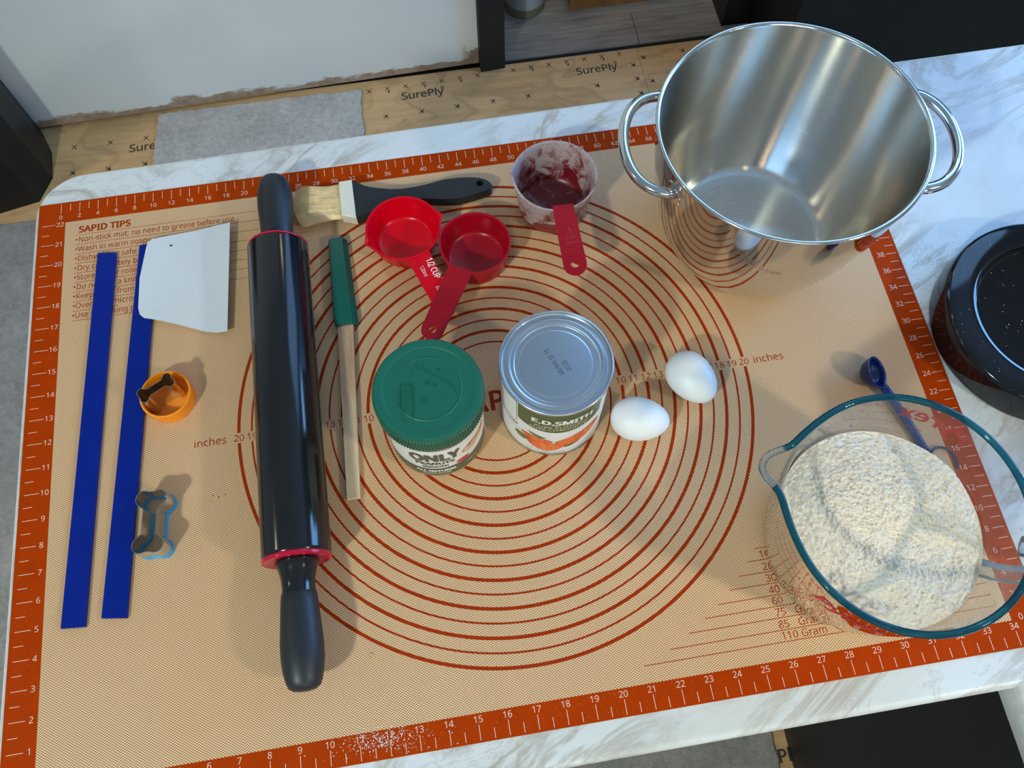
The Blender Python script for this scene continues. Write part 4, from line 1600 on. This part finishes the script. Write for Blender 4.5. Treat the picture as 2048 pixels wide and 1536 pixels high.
core = prism([(-0.2, -0.80), (-0.2, 0.80), (-1.6, 0.68), (-1.6, -0.68)], 0.14, 0.50, 0.03)
obj('bristle_core', core, 'bristle_dark', pb)
obj('ferrule', move(prism([(-0.34, -0.90), (0.27, -1.14), (0.24, 0.86), (-0.33, 0.84)], 0.05, 0.62, 0.05), (0, 0.0, 0)), 'ferrule', pb, auto=30)
ho = [(0.24, 0.82), (0.42, 0.73), (0.82, 0.42), (1.56, 0.17), (2.27, 0.05), (3.23, 0.07), (4.21, 0.22), (5.17, 0.17), (5.87, -0.02), (6.17, -0.36), (6.03, -0.58), (5.53, -0.71), (5.04, -0.80), (4.56, -0.83), (3.85, -0.75), (3.29, -0.62), (2.4, -0.55), (1.5, -0.66), (0.69, -0.97), (0.24, -1.08)]
top_ = smooth_path(ho, 4, False)
V, F = plate(top_, 0.08, 0.58, (5.68, -0.22, 0.15), 24)
hd = obj('handle', (V, F), 'black_soft', pb, auto=50)
bv = hd.modifiers.new('bevel', 'BEVEL')
bv.width = 0.16 * I
bv.segments = 4
bv.limit_method = 'ANGLE'
bv.angle_limit = radians(50)

# ================================================================== GREEN-SLEEVED WOODEN STICK
sk = empty('dough_scoring_knife', (11.75, 11.5, 0.0), label='long flat wooden stick with a glossy green plastic sleeve beside the rolling pin', cat='scoring knife')
V, F = prism([(-0.45, -3.66), (0.03, -3.66), (0.42, 3.9), (-0.22, 3.9)], 0.02, 0.24, 0.03)
obj('wooden_stick', (V, F), 'wood', sk, auto=30)
V, F = [], []
secs = [(3.55, -0.28, 0.57, 0.34), (3.66, -0.33, 0.60, 0.40), (3.8, -0.34, 0.60, 0.42), (5.6, -0.32, 0.55, 0.42), (7.55, -0.28, 0.48, 0.40), (7.68, -0.24, 0.42, 0.36)]
for y, xa, xb, h_ in secs:
    xm = xa + (xb - xa) * 0.78
    V += [(xa, y, 0.0), (xa, y, h_ * 0.8), (xa + .06, y, h_), (xm, y, h_), (xb - .04, y, h_ * 0.62), (xb, y, h_ * 0.5), (xb, y, 0.0)]
for i in range(len(secs) - 1):
    for k in range(7):
        k2 = (k + 1) % 7
        F.append((i * 7 + k, i * 7 + k2, (i + 1) * 7 + k2, (i + 1) * 7 + k))
F += [tuple(range(6, -1, -1)), tuple(range(35, 42))]
obj('blade_sleeve', (V, F), 'green2', sk, auto=25)

# ================================================================== BLUE MEASURING SPOON
sp_ = empty('measuring_spoon', (32.12, 9.45, 0.0), label='small dark blue measuring spoon lying half behind the glass bowl', cat='spoon')
n = 40
R_ = 0.62
prof = [(0.0, -R_)] + [(R_ * sin(a), -R_ * cos(a)) for a in [pi / 2 * k / 12 for k in range(1, 13)]] + [(R_ + .03, 0.02), (R_ - .03, 0.03), (R_ - .06, 0.0)]
prof += [((R_ - .06) * sin(a), -(R_ - .06) * cos(a)) for a in [pi / 2 * k / 12 for k in range(11, 0, -1)]] + [(0, -R_ + .06)]
vf = lathe(prof, 48)
# cup lies over on its side, mouth turned to the right
mt = Matrix.Translation((0.02, 0.05, 0.56)) @ Matrix.Rotation(radians(-14), 4, 'Z') @ Matrix.Rotation(radians(38), 4, 'Y') 
obj('spoon_cup', xf(vf, mt), 'navy', sp_, smooth=True)
hpth = smooth_path([(0.22, -0.50, 0.30), (0.42, -0.95, 0.20), (0.75, -2.1, 0.14), (1.02, -3.25, 0.10)], 6)
obj('handle', tube(hpth, 0.19, 12, flat=0.30), 'navy', sp_, smooth=True)
arc = [(1.55 + 0.52 * cos(a), -3.75 + 0.60 * sin(a), 0.08) for a in [radians(165 - 195 * k / 22) for k in range(23)]]
obj('key_ring', tube(arc, 0.05, 8), 'navy', sp_, smooth=True)

bpy.context.view_layer.update()
